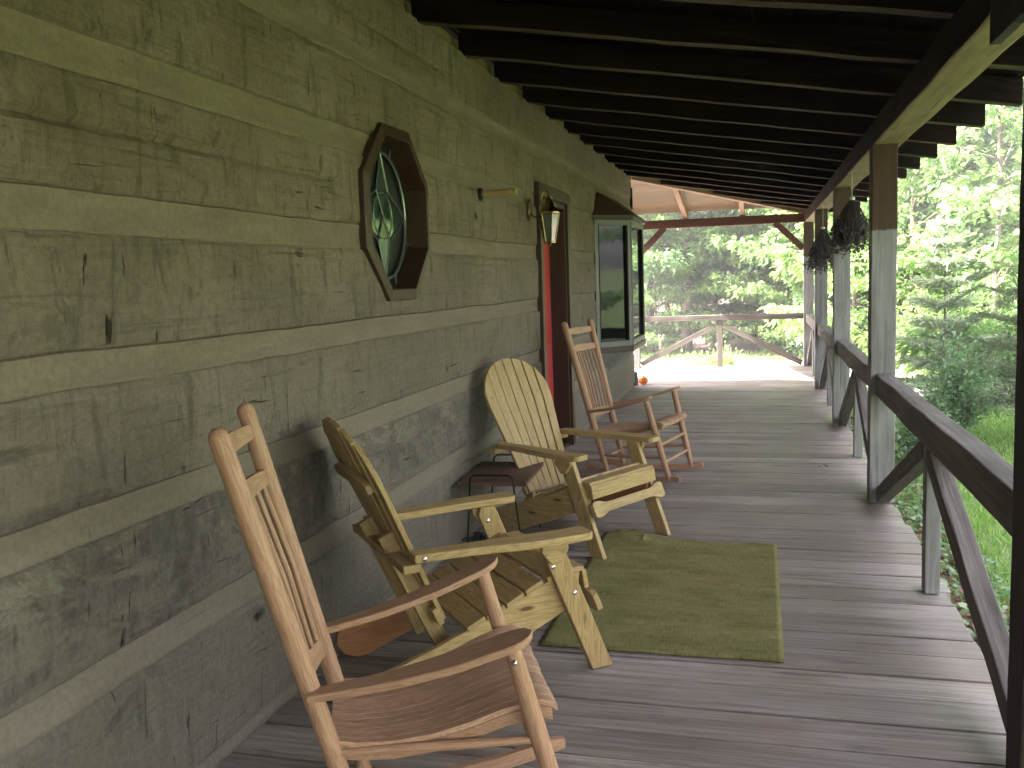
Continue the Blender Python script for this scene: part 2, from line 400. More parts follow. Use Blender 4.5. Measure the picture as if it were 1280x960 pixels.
def rough(o, amp=.004, freq=5, cuts=0):
    """slight hand-hewn unevenness on a finished part"""
    me = o.data
    if cuts:
        import bmesh
        bm = bmesh.new(); bm.from_mesh(me)
        L = sorted({round(e.calc_length(), 3) for e in bm.edges})[-1]
        es = [e for e in bm.edges if e.calc_length() > L*.5]
        bmesh.ops.subdivide_edges(bm, edges=es, cuts=cuts, use_grid_fill=True); bm.to_mesh(me); bm.free()
    for v in me.vertices:
        n = mnoise.noise_vector(v.co*freq); v.co += n*amp
    me.update()

# ================================================================== SETTING
W = 2.364; Y_END = 12.6; Y_FAR = 15.3; GZ = -.5
rs = np.random.RandomState(3)

# ground sheet
def ground_z(x, y):
    d = max(0, math.hypot(x-2, y-6)-9)
    return GZ + .10*mnoise.noise(Vector((x*.12, y*.12, 0))) * min(1, max(0, (abs(x-1)-1.6))*.5 if y < 15 else 1) + min(3.0, (max(0, d-12)*.035)**1.3)
xs = sorted(set([round(-120+i*6, 2) for i in range(41)]+[round(-12+i*.75, 2) for i in range(56)])); ys = sorted(set([round(-80+i*6, 2) for i in range(45)]+[round(-3+i*.75, 2) for i in range(52)]))
vs = [(x, y, ground_z(x, y)) for y in ys for x in xs]; nx = len(xs)
mb = MB(); mb.add(vs, [(j*nx+i, j*nx+i+1, (j+1)*nx+i+1, (j+1)*nx+i) for j in range(len(ys)-1) for i in range(nx-1)])
g = mb.build('ground', M['ground'], smooth=True); tag(g, kind='structure')
# gravel drive beyond the far railing, bending round to the right
mb = MB(); path = [(-14, 20.0, 3.2), (-6, 20.6, 3.2), (0, 20.6, 3.0), (3, 19.4, 2.6), (4.6, 17.0, 2.2), (5.4, 14.3, 1.6), (6.6, 12.6, 1.5), (10, 11.2, 1.6), (18, 10.6, 1.8)]
vs = []; 
for i, (x, y, wd) in enumerate(path):
    a = Vector(path[max(i-1, 0)][:2]); b = Vector(path[min(i+1, len(path)-1)][:2]); d = (b-a).normalized(); n = Vector((-d.y, d.x))
    for k in (-1, -.33, .33, 1):
        px, py = x+n.x*wd*k*.55, y+n.y*wd*k*.55; vs.append((px, py, ground_z(px, py)+.03))
o = MB().add(vs, [(i*4+k, i*4+k+1, i*4+k+5, i*4+k+4) for i in range(len(path)-1) for k in range(3)]).build('gravel_drive', M['gravel'], smooth=True)
o.modifiers.new('s', 'SUBSURF').render_levels = 2; tag(o, kind='structure')

# deck boards
mb = MB(); y = -7.9
while y < Y_FAR+.2:
    wd = rnd.uniform(.185, .212); x1 = 2.52+rnd.uniform(-.018, .02)
    z1 = rnd.uniform(-.006, .0); x0 = -.2 if y < Y_END-.1 else -6.5
    xj = None
    segs = [(x0, x1)] if x0 > -1 else [(x0, -2.4), (-2.396, x1)]
    for (p0, p1) in segs: mb.box((p0, y, z1-.04), (p1, y+wd-rnd.uniform(.008, .015), z1), 0)
    y += wd
o = mb.build('porch_deck', M['deck'], bevel=.003); tag(o, kind='structure')
mb = MB(); mb.box((2.36, -7.9, -.24), (2.40, Y_FAR+.15, -.045), 1); mb.box((-6.5, Y_FAR+.12, -.24), (2.36, Y_FAR+.16, -.045), 0)
for yy in np.arange(-7.5, 15.6, 1.5): mb.box((2.26, yy, -.75), (2.35, yy+.12, -.05), 2)
o = mb.build('deck_framing', M['rail']); tag(o, kind='structure')

# ================================================================== HOUSE
house = empty('log_house', (0, 0, 0), 0, 'old log house with olive painted hewn logs and pale chinking strips, behind the chairs', 'house')
# log rows : (z0,z1) of chinking strips
strips = [(.0, .055), (.445, .55), (.862, .962), (1.262, 1.362), (1.662, 1.774), (2.07, 2.178), (2.462, 2.557)]
holes = [(7.1, 8.12, -.02, 2.18), (9.68, 11.42, .62, 2.18)]
oct_c = (4.14, 1.835)
def chink(z):
    for a, b in strips:
        if a < z < b: return min(1, min(z-a, b-z)/.006+.01)
    return 0
ys_ = []; y = -7.0
while y < Y_END: ys_.append(y); y += .022 if 1.2 < y < 8.5 else (.05 if y > 0 else .2)
ys_.append(Y_END)
zs = sorted(set([round(-.02+i*.02, 4) for i in range(144)] + [round(e+d, 4) for a, b in strips for e in (a, b) for d in (-.012, -.006, -.001, .002, .010)]))
zs = [z for z in zs if z <= 2.85]
crk = [(1.94, 1.0, 3.75), (.73, 2.9, 5.5), (2.33, 4.6, 7.2), (1.14, .5, 2.1), (2.66, 2.4, 5.2)]
V = []; CH = []
for y in ys_:
    for z in zs:
        zz = z + .006*mnoise.noise(Vector((y*1.1, z*.5, 3)))+.004*mnoise.noise(Vector((y*6, z, 9)))
        li = sum(1 for a, b in strips if z > a)
        c = 0
        for a, b in strips:
            if a < z < b: c = 1; aa, bb = a, b
        if c:
            t = (z-aa)/(bb-aa); x = .004 - .006*math.sin(PI*t) - .016*max(0, 1-(bb-z)/.006) - .008*max(0, 1-(z-aa)/.005) + .004*mnoise.noise(Vector((y*1.5, z*3, 7)))
        else:
            lo = max([b for a, b in strips if b <= z+1e-6], default=0); hi = min([a for a, b in strips if a >= z-1e-6], default=2.86)
            t = (z-lo)/max(hi-lo, .01); edge = 1-min(1, min(t, 1-t)*(hi-lo)/.03)
            x = .016 + .010*mnoise.noise(Vector((y*.6, z*1.5, li*5.1))) - .006*edge**2
            x += .006*mnoise.noise(Vector((y*5.5, z*2.2, li))) + .0045*mnoise.noise(Vector((y*16, z*3, li+20)))
            if z > 2.2: x += .010*mnoise.noise(Vector((y*18, z*3, li+20)))
            for cz, c0, c1 in crk:
                if c0 < y < c1:
                    dz = abs(zz-(cz+.012*mnoise.noise(Vector((y*1.3, cz*9, 0)))))
                    ta = min(1, (y-c0)/.5, (c1-y)/.5)*(.55+.45*mnoise.noise(Vector((y*2.7, cz, 4))))
                    if dz < .010: x -= .045*(1-dz/.010)*max(0, ta)
        V.append((x, y, zz)); CH.append(float(c))
nz = len(zs); F = []
for i in range(len(ys_)-1):
    for j in range(nz-1):
        yc = (ys_[i]+ys_[i+1])/2; zc = (zs[j]+zs[j+1])/2
        if any(a < yc < b and c < zc < d for a, b, c, d in holes): continue
        dy, dz = abs(yc-oct_c[0]), abs(zc-oct_c[1])
        if max(dy, dz) < .385 and dy+dz < .545: continue
        F.append((i*nz+j, (i+1)*nz+j, (i+1)*nz+j+1, i*nz+j+1))
mb = MB(); mb.add(V, F)
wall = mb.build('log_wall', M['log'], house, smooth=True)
me = wall.data; at = me.attributes.new('chink', 'FLOAT', 'POINT'); at.data.foreach_set('value', CH)
# end wall (gable side) of stacked log ends, simple hewn courses, and closed back
mb = MB()
zz0 = 0
for a, b in [(0, .445), (.55, .862), (.962, 1.262), (1.362, 1.662), (1.774, 2.07), (2.178, 2.462), (2.557, 2.83)]:
    mb.box((-6.4, Y_END-.16, a), (-.028, Y_END+.0, b), 0)
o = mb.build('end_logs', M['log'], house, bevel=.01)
mb = MB(); mb.box((-6.4, Y_END-.14, -.4), (-.05, Y_END-.02, 2.83), 0); mb.box((-6.45, -7, -.4), (-6.41, Y_END-.17, 2.83), 1); mb.box((-6.4, -7.1, -.4), (-.05, -7.02, 2.83), 0)
mb.box((-6.4, -7, -.4), (-.3, Y_END-.2, -.3), 1)
mb.box((-.12, -7, 2.8), (-.06, Y_END-.17, 2.955), 1); mb.build('chinking', M['beampaint'], house)
# dark corner board at far end of the wall
mb = MB(); mb.box((-.02, Y_END-.03, 2.42), (.03, Y_END+.06, 2.70), 2); mb.build('corner_block', M['rafter'], house, bevel=.004)
# house roof rising behind the wall
mb = MB(); mb.strip([(.0, -8, 3.02), (-3.2, -8, 4.6), (-6.8, -8, 2.9), (-6.8, -8, 2.84), (-3.2, -8, 4.5), (.0, -8, 2.96)], (0, Y_END+8.0, 0)); mb.build('roof', M['shingle'], house)

# --- door (recessed) -----------------------------------------------------
door = empty('front_door', (0, 7.6, 0)); door.parent = house
def bx(name, mat, parent, lo, hi, ax=0, bevel=.003, off=(0, 0, 0), label=None):
    o = MB().box(Vector(lo)-Vector(off), Vector(hi)-Vector(off), ax).build(name, mat, parent, bevel=bevel, label=label); return o
off = (0, 7.6, 0)
mb = MB(); mb.box((-.155, -.48, .03), (-.12, .48, 2.10), 2)
for (a, b, c, d) in ((-.36, -.05, .2, .95), (.05, .36, .2, .95), (-.36, -.05, 1.1, 1.95), (.05, .36, 1.1, 1.95)): mb.box((-.121, a, c), (-.108, b, d), 2)
mb.build('door_panel', M['doorred'], door, bevel=.004)
mb = MB(); mb.box((-.17, -.5, 0), (.022, -.462, 2.16), 2); mb.box((-.17, .462, 0), (.022, .5, 2.16), 2); mb.box((-.17, -.462, 2.12), (.022, .462, 2.16), 1)
mb.box((-.17, -.462, -.0), (.01, .462, .028), 1)
mb.build('door_frame', M['brownwood'], door, bevel=.003)
mb = MB(); mb.box((.0, .50, .0), (.045, .60, 2.165), 2); mb.box((.0, -.565, .0), (.045, -.50, 2.165), 2); mb.box((.0, -.60, 2.168), (.05, .62, 2.26), 1)
mb.build('door_casing', M['brownwood'], door, bevel=.004)
h = MB(); h.rod([(-.12, -.40, 1.0), (-.075, -.40, 1.0)], .012, 10); h.rod([(-.085, -.40, 1.0), (-.06, -.40, 1.0), (-.045, -.40, 1.0)], [.02, .03, .018], 14); h.build('door_knob', M['brass'], door, smooth=True)

# --- bay window -----------------------------------------------------------
bay = empty('bay_window', (0, 9.66, 0)); bay.parent = house
BP = [(0, 0), (.33, .36), (.33, 1.42), (0, 1.78)]   # plan x,y
def seg(mb, a, b, z0, z1, x0t, x1t, t, out=0):
    """box on plan segment a->b between fractions x0t..x1t"""
    a, b = Vector((*a, 0)), Vector((*b, 0)); d = (b-a).normalized(); n = Vector((d.y, -d.x, 0))
    p = a+(b-a)*x0t+n*out; q = a+(b-a)*x1t+n*out
    mb.board((p.x, p.y, (z0+z1)/2), (q.x, q.y, (z0+z1)/2), (0, 0, z1-z0), t)
for k in range(3):
    a, b = BP[k], BP[k+1]; L = math.hypot(b[0]-a[0], b[1]-a[1]); f = .045/L
    fr = MB()
    seg(fr, a, b, .76, 2.12, 0.0, f, .05); seg(fr, a, b, .76, 2.12, 1-f, 1.0, .05); seg(fr, a, b, 2.06, 2.12, f, 1-f, .05); seg(fr, a, b, .76, .82, f, 1-f, .05)
    sash = fr.build('window_frame', M['trim'], bay, bevel=.003)
    g2 = .022/L
    for q0, q1 in ((f, f+g2), (1-f-g2, 1-f)):
        s2 = MB(); seg(s2, a, b, .82, 2.06, q0, q1, .03, -.003); s2.build('sash_stile', M['rafter'], bay)
    pn = MB(); seg(pn, a, b, .82, 2.06, f, 1-f, .006, -.012); pn.build('pane', M['pane'], sash)
mb = MB(); out = [(-.0, -.09), (.38, .34), (.38, 1.44), (.0, 1.87)]
vs = [(x, y, 2.125) for x, y in out]+[(x, y, 2.165) for x, y in out]+[(.03, .12, 2.42), (.03, 1.66, 2.42), (-.02, -.09, 2.125), (-.02, 1.87, 2.125)]
mb.add(vs, [(0, 1, 5, 4), (1, 2, 6, 5), (2, 3, 7, 6), (4, 5, 8), (5, 6, 9, 8), (6, 7, 9), (0, 10, 11, 3, 2, 1), (4, 8, 9, 7, 11, 10, 0)][:7] + [(4, 8, 9, 7)])
mb.build('bay_roof', M['brownwood'], bay, bevel=.003)
mb = MB(); so_ = [(0, -.03), (.36, .345), (.36, 1.435), (0, 1.81)]
vs = [(x, y, .70) for x, y in so_]+[(x, y, .757) for x, y in so_]; mb.add(vs, [(3, 2, 1, 0), (4, 5, 6, 7), (0, 1, 5, 4), (1, 2, 6, 5), (2, 3, 7, 6), (3, 0, 4, 7)]); mb.build('sill', M['brownwood'], bay, bevel=.004)
mb = MB(); a_ = [(0, 0.0), (.31, .35), (.31, 1.43), (0, 1.78)]; b_ = [(.0, .22), (.06, .42), (.06, 1.36), (.0, 1.56)]
vs = [(x, y, .698) for x, y in a_]+[(x, y, .47) for x, y in b_]; mb.add(vs, [(0, 1, 5, 4), (1, 2, 6, 5), (2, 3, 7, 6), (3, 0, 4, 7), (4, 5, 6, 7), (0, 3, 2, 1)]); mb.build('skirt', M['post'], bay, bevel=.004)
# dark interior seen through the panes
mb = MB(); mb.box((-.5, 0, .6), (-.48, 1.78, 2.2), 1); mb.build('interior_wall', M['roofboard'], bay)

# --- octagonal leaded window ------------------------------------------------
oc = empty('octagonal_window', (0, oct_c[0], oct_c[1])); oc.parent = house
def octo(r): return [(r*math.cos(R(22.5+45*i))/math.cos(R(22.5)), r*math.sin(R(22.5+45*i))/math.cos(R(22.5))) for i in range(8)]
mb = MB()
A, B = octo(.405), octo(.352); Ci = octo(.345)
vs = [(.035, y, z) for y, z in A]+[(.044, y, z) for y, z in B]+[(-.072, y, z) for y, z in Ci]+[(-.02, y, z) for y, z in A]+[(-.02+.0, y*1.0, z*1.0) for y, z in octo(.38)]
fs = []
for i in range(8):
    j = (i+1) % 8
    fs += [(i, j, 8+j, 8+i), (8+i, 8+j, 16+j, 16+i), (i, 24+i, 24+j, j)]
mb.add(vs, fs, [(math.atan2(z, y)*.43*(1 if True else 0), x*3, (y*y+z*z)**.5) for x, y, z in vs]); fr = mb.build('window_frame', M['brownwood'], oc, bevel=.004)
mb = MB(); mb.prism(octo(.352), (-.066, 0, 0), (0, 1, 0), (0, 0, 1), (-.01, 0, 0)); gl = mb.build('leaded_glass', M['leaded'], oc)
# came pattern: oval ring + diamonds
mb = MB()
ring = [(-0.052, .285*math.cos(a)*.98, .30*math.sin(a)) for a in np.linspace(0, 2*PI, 33)]
mb.rod(ring, .0075, 6)
def seg2(y0, z0, y1, z1, r=.0045): mb.rod([(-0.054, y0, z0), (-0.054, y1, z1)], r, 6)
for sgn in (1, -1):
    seg2(0, .30*sgn, .07, .12*sgn); seg2(0, .30*sgn, -.07, .12*sgn); seg2(.07, .12*sgn, .0, 0); seg2(-.07, .12*sgn, 0, 0)
    seg2(.28*sgn, 0, .07*sgn, .12); seg2(.28*sgn, 0, .07*sgn, -.12)
mb.rod([(-0.054, .11*math.cos(a), .11*math.sin(a)) for a in np.linspace(0, 2*PI, 21)], .004, 6)
for i in range(8):
    a = R(22.5+45*i); seg2(.29*math.cos(a), .30*math.sin(a), .35*math.cos(a), .35*math.sin(a))
mb.build('came', M['lead'], gl, smooth=True)
mb = MB()
mb.prism([(0, .285), (.06, .12), (0, .015), (-.06, .12)], (-0.058, 0, 0), (0, 1, 0), (0, 0, 1), (.004, 0, 0)); mb.prism([(0, -.285), (.06, -.12), (0, -.015), (-.06, -.12)], (-0.058, 0, 0), (0, 1, 0), (0, 0, 1), (.004, 0, 0), mat=None)
mb.build('bevelled_diamond', M['bevel'], gl, bevel=.003)
mb = MB()
for sgn in (1, -1): mb.prism([(.26*sgn, 0), (.08*sgn, .10), (.02*sgn, 0), (.08*sgn, -.10)], (-0.058, 0, 0), (0, 1, 0), (0, 0, 1), (.004, 0, 0))
mb.build('green_glass_piece', M['greenglass'], gl, bevel=.003)
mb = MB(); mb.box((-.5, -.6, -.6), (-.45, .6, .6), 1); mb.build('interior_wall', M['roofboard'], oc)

# ================================================================== PORCH ROOF
roof = empty('porch_roof', (0, 0, 0), 0, 'dark sloping porch roof on rough rafters over the deck', 'porch roof')
SL = -.1745
def zr(x): return 2.42+SL*(x-W)      # underside of rafters, near part
SY = .1525
def zy(y): return 2.83-SY*(y-Y_END)  # underside of joists, far part
TH = .13
k = -5
first = None
nd = Vector((1, 0, SL)).normalized(); up_r = Vector((-SL, 0, 1)).normalized()
for i in range(-15, 17):
    y = 5.36+.762*(i-2)
    if y > Y_FAR+.1: break
    x0 = -.02 if y < Y_END else (y-Y_END)*W/(Y_FAR-Y_END)+.05
    if x0 > 2.3: continue
    x1 = 2.985+rnd.uniform(-.02, .01)
    mb = MB(); n = 14
    top = []; vs = []; fs = []; gs = []
    for j in range(n+1):
        x = x0+(x1-x0)*j/n; wob = .010*mnoise.noise(Vector((x*1.6, i*7.7, 0)))+.004*mnoise.noise(Vector((x*7, i*3.3, 5)))
        wy = .010*mnoise.noise(Vector((x*1.3, i*5.1, 9)))
        for (dy, dz) in ((-.04, 0), (.04, 0), (.04, TH), (-.04, TH)):
            vs.append((x, y+dy+wy, zr(x)+dz+(wob if dz == 0 else 0))); gs.append((x, dy, dz))
        if j:
            b = (j-1)*4
            for q in range(4): fs.append((b+q, b+(q+1) % 4, b+4+(q+1) % 4, b+4+q))
    fs += [(3, 2, 1, 0), tuple(range(n*4, n*4+4))]
    mb.add(vs, fs, gs)
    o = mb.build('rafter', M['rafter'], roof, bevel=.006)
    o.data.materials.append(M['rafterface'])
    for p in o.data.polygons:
        if p.normal.z < -.8: p.material_index = 1  # downward faces get the paler wood, standing in for light on them
# sheathing boards above the rafters, running along the porch
mb = MB(); x = -.05
while x < 2.96:
    x2 = min(x+.19, 2.99); ye = Y_END if x < 0 else Y_END+max(0, x)*(Y_FAR-Y_END)/W
    mb.add([(x, -8, zr(x)+TH+.002), (x2-.004, -8, zr(x2)+TH+.002), (x2-.004, ye, zr(x2)+TH+.002), (x, ye, zr(x)+TH+.002),
            (x, -8, zr(x)+TH+.03), (x2-.004, -8, zr(x2)+TH+.03), (x2-.004, ye, zr(x2)+TH+.03), (x, ye, zr(x)+TH+.03)],
           [(0, 3, 2, 1), (4, 5, 6, 7), (0, 1, 5, 4), (1, 2, 6, 5), (2, 3, 7, 6), (3, 0, 4, 7)],
           [(g_[1], g_[0], g_[2]) for g_ in [(x, -8, 0), (x2, -8, 0), (x2, ye, 0), (x, ye, 0), (x, -8, .03), (x2, -8, .03), (x2, ye, .03), (x, ye, .03)]])
    x += .19
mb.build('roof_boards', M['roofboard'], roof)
# roofing over everything (L-shaped, hip line from house corner)
mb = MB(); e = 3.02; ye = Y_FAR+.35; T = TH+.035
hx = 2.364+.35*W/(Y_FAR-Y_END); 
def hz(x): return zr(x)+T
P = [(-.1, -8.05, hz(-.1)), (e, -8.05, hz(e)), (e, Y_END+e*(Y_FAR-Y_END)/W, hz(e)), (-.1, Y_END-.1, hz(-.1))]
vs = P+[(a, b, c+.03) for a, b, c in P]
mb.add(vs, [(0, 3, 2, 1), (4, 5, 6, 7), (0, 1, 5, 4), (1, 2, 6, 5), (2, 3, 7, 6), (3, 0, 4, 7)])
mb.build('roof_covering', M['shingle'], roof)
# far (wrap-round) part: pale boards running across, joists, hip rafter
mb = MB(); y = Y_END+.02
while y < Y_FAR-.12:
    y2 = y+.165; xh = lambda q: (q-Y_END)*W/(Y_FAR-Y_END)
    z0, z1 = zy(y)+.092, zy(y2)+.092
    a, b = xh(y)-.005, xh(y2)-.005
    vs = [(-.75, y, z0), (a, y, z0), (b, y2-.005, z1), (-.75, y2-.005, z1)]; vs += [(p, q, r_+.02) for p, q, r_ in vs]
    mb.add(vs, [(0, 3, 2, 1), (4, 5, 6, 7), (0, 1, 5, 4), (1, 2, 6, 5), (2, 3, 7, 6), (3, 0, 4, 7)]); y = y2
mb.build('pale_roof_boards', M['newboard'], roof)
mb = MB(); vs = []; n = 170
for i in range(n+1):
    x = -.8+4.05*i/n; q = .012*math.cos(x*2*PI/.076); ya = max(Y_END+.01, Y_END+(x)*(Y_FAR-Y_END)/W); yb = max(Y_FAR+.14, ya)
    vs += [(x, ya, zy(ya)+.135+q), (x, yb, zy(yb)+.135+q)]
mb.add(vs, [(2*i, 2*i+2, 2*i+3, 2*i+1) for i in range(n)])
mb.build('tin_roofing', M['tin'], roof)
for xj in (1.43, .54, -.35):
    y0 = Y_END+max(0, xj)*(Y_FAR-Y_END)/W+.03
    MB().board((xj, y0, zy(y0)+.046), (xj, Y_FAR+.04, zy(Y_FAR+.04)+.046), (.075, 0, 0), .088).build('joist', M['joist'], roof, bevel=.003)
mb = MB(); mb.board((.0, Y_END+.02, zr(0)+.03), (W+.05, Y_FAR+.06, zr(W+.05)+.03), (.07, -.06, 0), .10); mb.build('hip_rafter', M['joist'], roof, bevel=.003)

# beams
mb = MB(); mb.box((2.372, 3.0, 2.262), (2.55, 15.45, 2.415), 1); mb.box((2.372, -7.9, 2.262), (2.55, 2.996, 2.415), 1); bm_ = mb.build('porch_beam', M['beam'], bevel=.012)
rough(bm_, .007, 2.5, 60)
bm_.data.materials.append(M['beampaint'])
for p in bm_.data.polygons:
    if p.normal.z < -.7: p.material_index = 1
tag(bm_, 'long dark hewn beam with a pale worn underside, resting on the row of porch posts', 'beam')
mb = MB(); mb.box((-.7, 15.22, 2.272), (2.371, 15.38, 2.405), 0); o = mb.build('eave_beam', M['farbeam'], bevel=.006); rough(o, .004, 2, 30)
tag(o, 'reddish brown beam across the far end of the porch, under the pale roof boards', 'beam')

# posts
GP = 'square wooden posts along the porch edge'
def post(y, label, x=2.364, wd=.15, mat=None, top=2.262):
    e_ = empty('porch_post', (x+wd/2, y, 0), 0, label, 'post', GP)
    mb = MB(); mb.box((-wd/2, -.075, -.0), (wd/2, .075, top), 2); o = mb.build('post_shaft', mat or M['post'], e_, bevel=.006); rough(o, .004, 3.1+y, 24)
    return e_
pn = post(2.71, 'nearest porch post, dark brown, cut off by the right edge of the photo', mat=M['nearpost'], wd=.16, top=2.6)
bx('corbel', M['nearpost'], pn, (-.115, -.06, 2.13), (-.083, .30, 2.42), 2)
post(6.26, 'second porch post, broad and pale grey, between the big near rail and the hanging bundles')
post(9.26, 'third porch post, grey, directly behind the larger hanging herb bundle')
post(12.26, 'fourth porch post, grey, behind the farther hanging herb bundle')
post(15.30, 'far corner post where the end railing meets the side railing')
post(15.30, 'far post beside the bay window, left end of the end railing', x=-.38, wd=.14)
# knee braces of the far beam
for (x0, x1, sgn, lb) in ((2.36, 1.93, 1, 'reddish diagonal knee brace at the right end of the far beam'), (-.235, .20, -1, 'reddish diagonal knee brace beside the bay window, left end of the far beam')):
    mb = MB(); mb.board((x0, 15.30, 1.86), (x1, 15.30, 2.285), (.07*sgn, 0, .07), .07)
    tag(mb.build('knee_brace', M['farbeam'], bevel=.004), lb, 'brace', 'knee braces under the far beam')

# railings
GR = 'railing sections between the porch posts'
def railing(y0, y1, label, x=2.395):
    ym = (y0+y1)/2; e_ = empty('railing', (x+.05, ym, 0), 0, label, 'railing', GR)
    hl = (y1-y0)/2; 
    mb = MB(); mb.box((-.05, -hl, .70), (.045, hl, .84), 1); o = mb.build('top_rail', M['rail'], e_, bevel=.008)
    rough(o, .008, 1.3+y0*.3, 24)
    mb = MB(); mb.box((-.03, -.045, .0), (.035, .045, .698), 2); mb.build('stud', M['post'], e_, bevel=.004)
    for sg in (-1, 1):
        a = Vector((0, sg*(hl-.01), .06)); b = Vector((0, sg*.052, .66)); d = (b-a).normalized(); n = Vector((0, -d.z, d.y))
        mb = MB(); mb.board(a, b, n*.095, .075); o = mb.build('brace', M['rail'], e_, bevel=.006); rough(o, .004, 3, 8)
    return e_
railing(2.79, 6.185, 'nearest railing section, heavy weathered rail running to the dark post at the right edge')
railing(6.335, 9.185, 'second railing section, between the broad pale post and the post behind the big herb bundle')
railing(9.335, 12.185, 'third railing section, between the third and fourth posts')
railing(12.335, 15.225, 'farthest side railing section, ending at the corner post')
e_ = empty('railing', (1.06, 15.30, 0), 0, 'end railing across the far end of the porch, with an inverted V of braces', 'railing', GR)
o = MB().box((-1.295, -.05, .755), (1.30, .05, .845), 0).build('top_rail', M['rail'], e_, bevel=.006); rough(o, .004, 2, 16)
MB().box((-.045, -.035, .0), (.045, .035, .753), 2).build('stud', M['rail'], e_, bevel=.004)
for sg in (-1, 1):
    a = Vector((sg*1.28, 0, .05)); b = Vector((sg*.075, 0, .672)); d = (b-a).normalized(); n = Vector((-d.z, 0, d.x))
    MB().board(a, b, n*.085, .065).build('brace', M['rail'], e_, bevel=.004)
e_ = empty('railing', (-3.4, 15.30, 0), 0, 'railing section left of the far post, mostly hidden by the bay window', 'railing', GR)
MB().box((-3.0, -.05, .755), (3.0, .05, .845), 0).build('top_rail', M['rail'], e_, bevel=.006)

# ================================================================== CHAIRS
bolt_mb = lambda mb, p, n, r=.009: mb.rod([Vector(p)-Vector(n)*.004, Vector(p)+Vector(n)*.003, Vector(p)+Vector(n)*.007], [r, r, r*.4], 10)

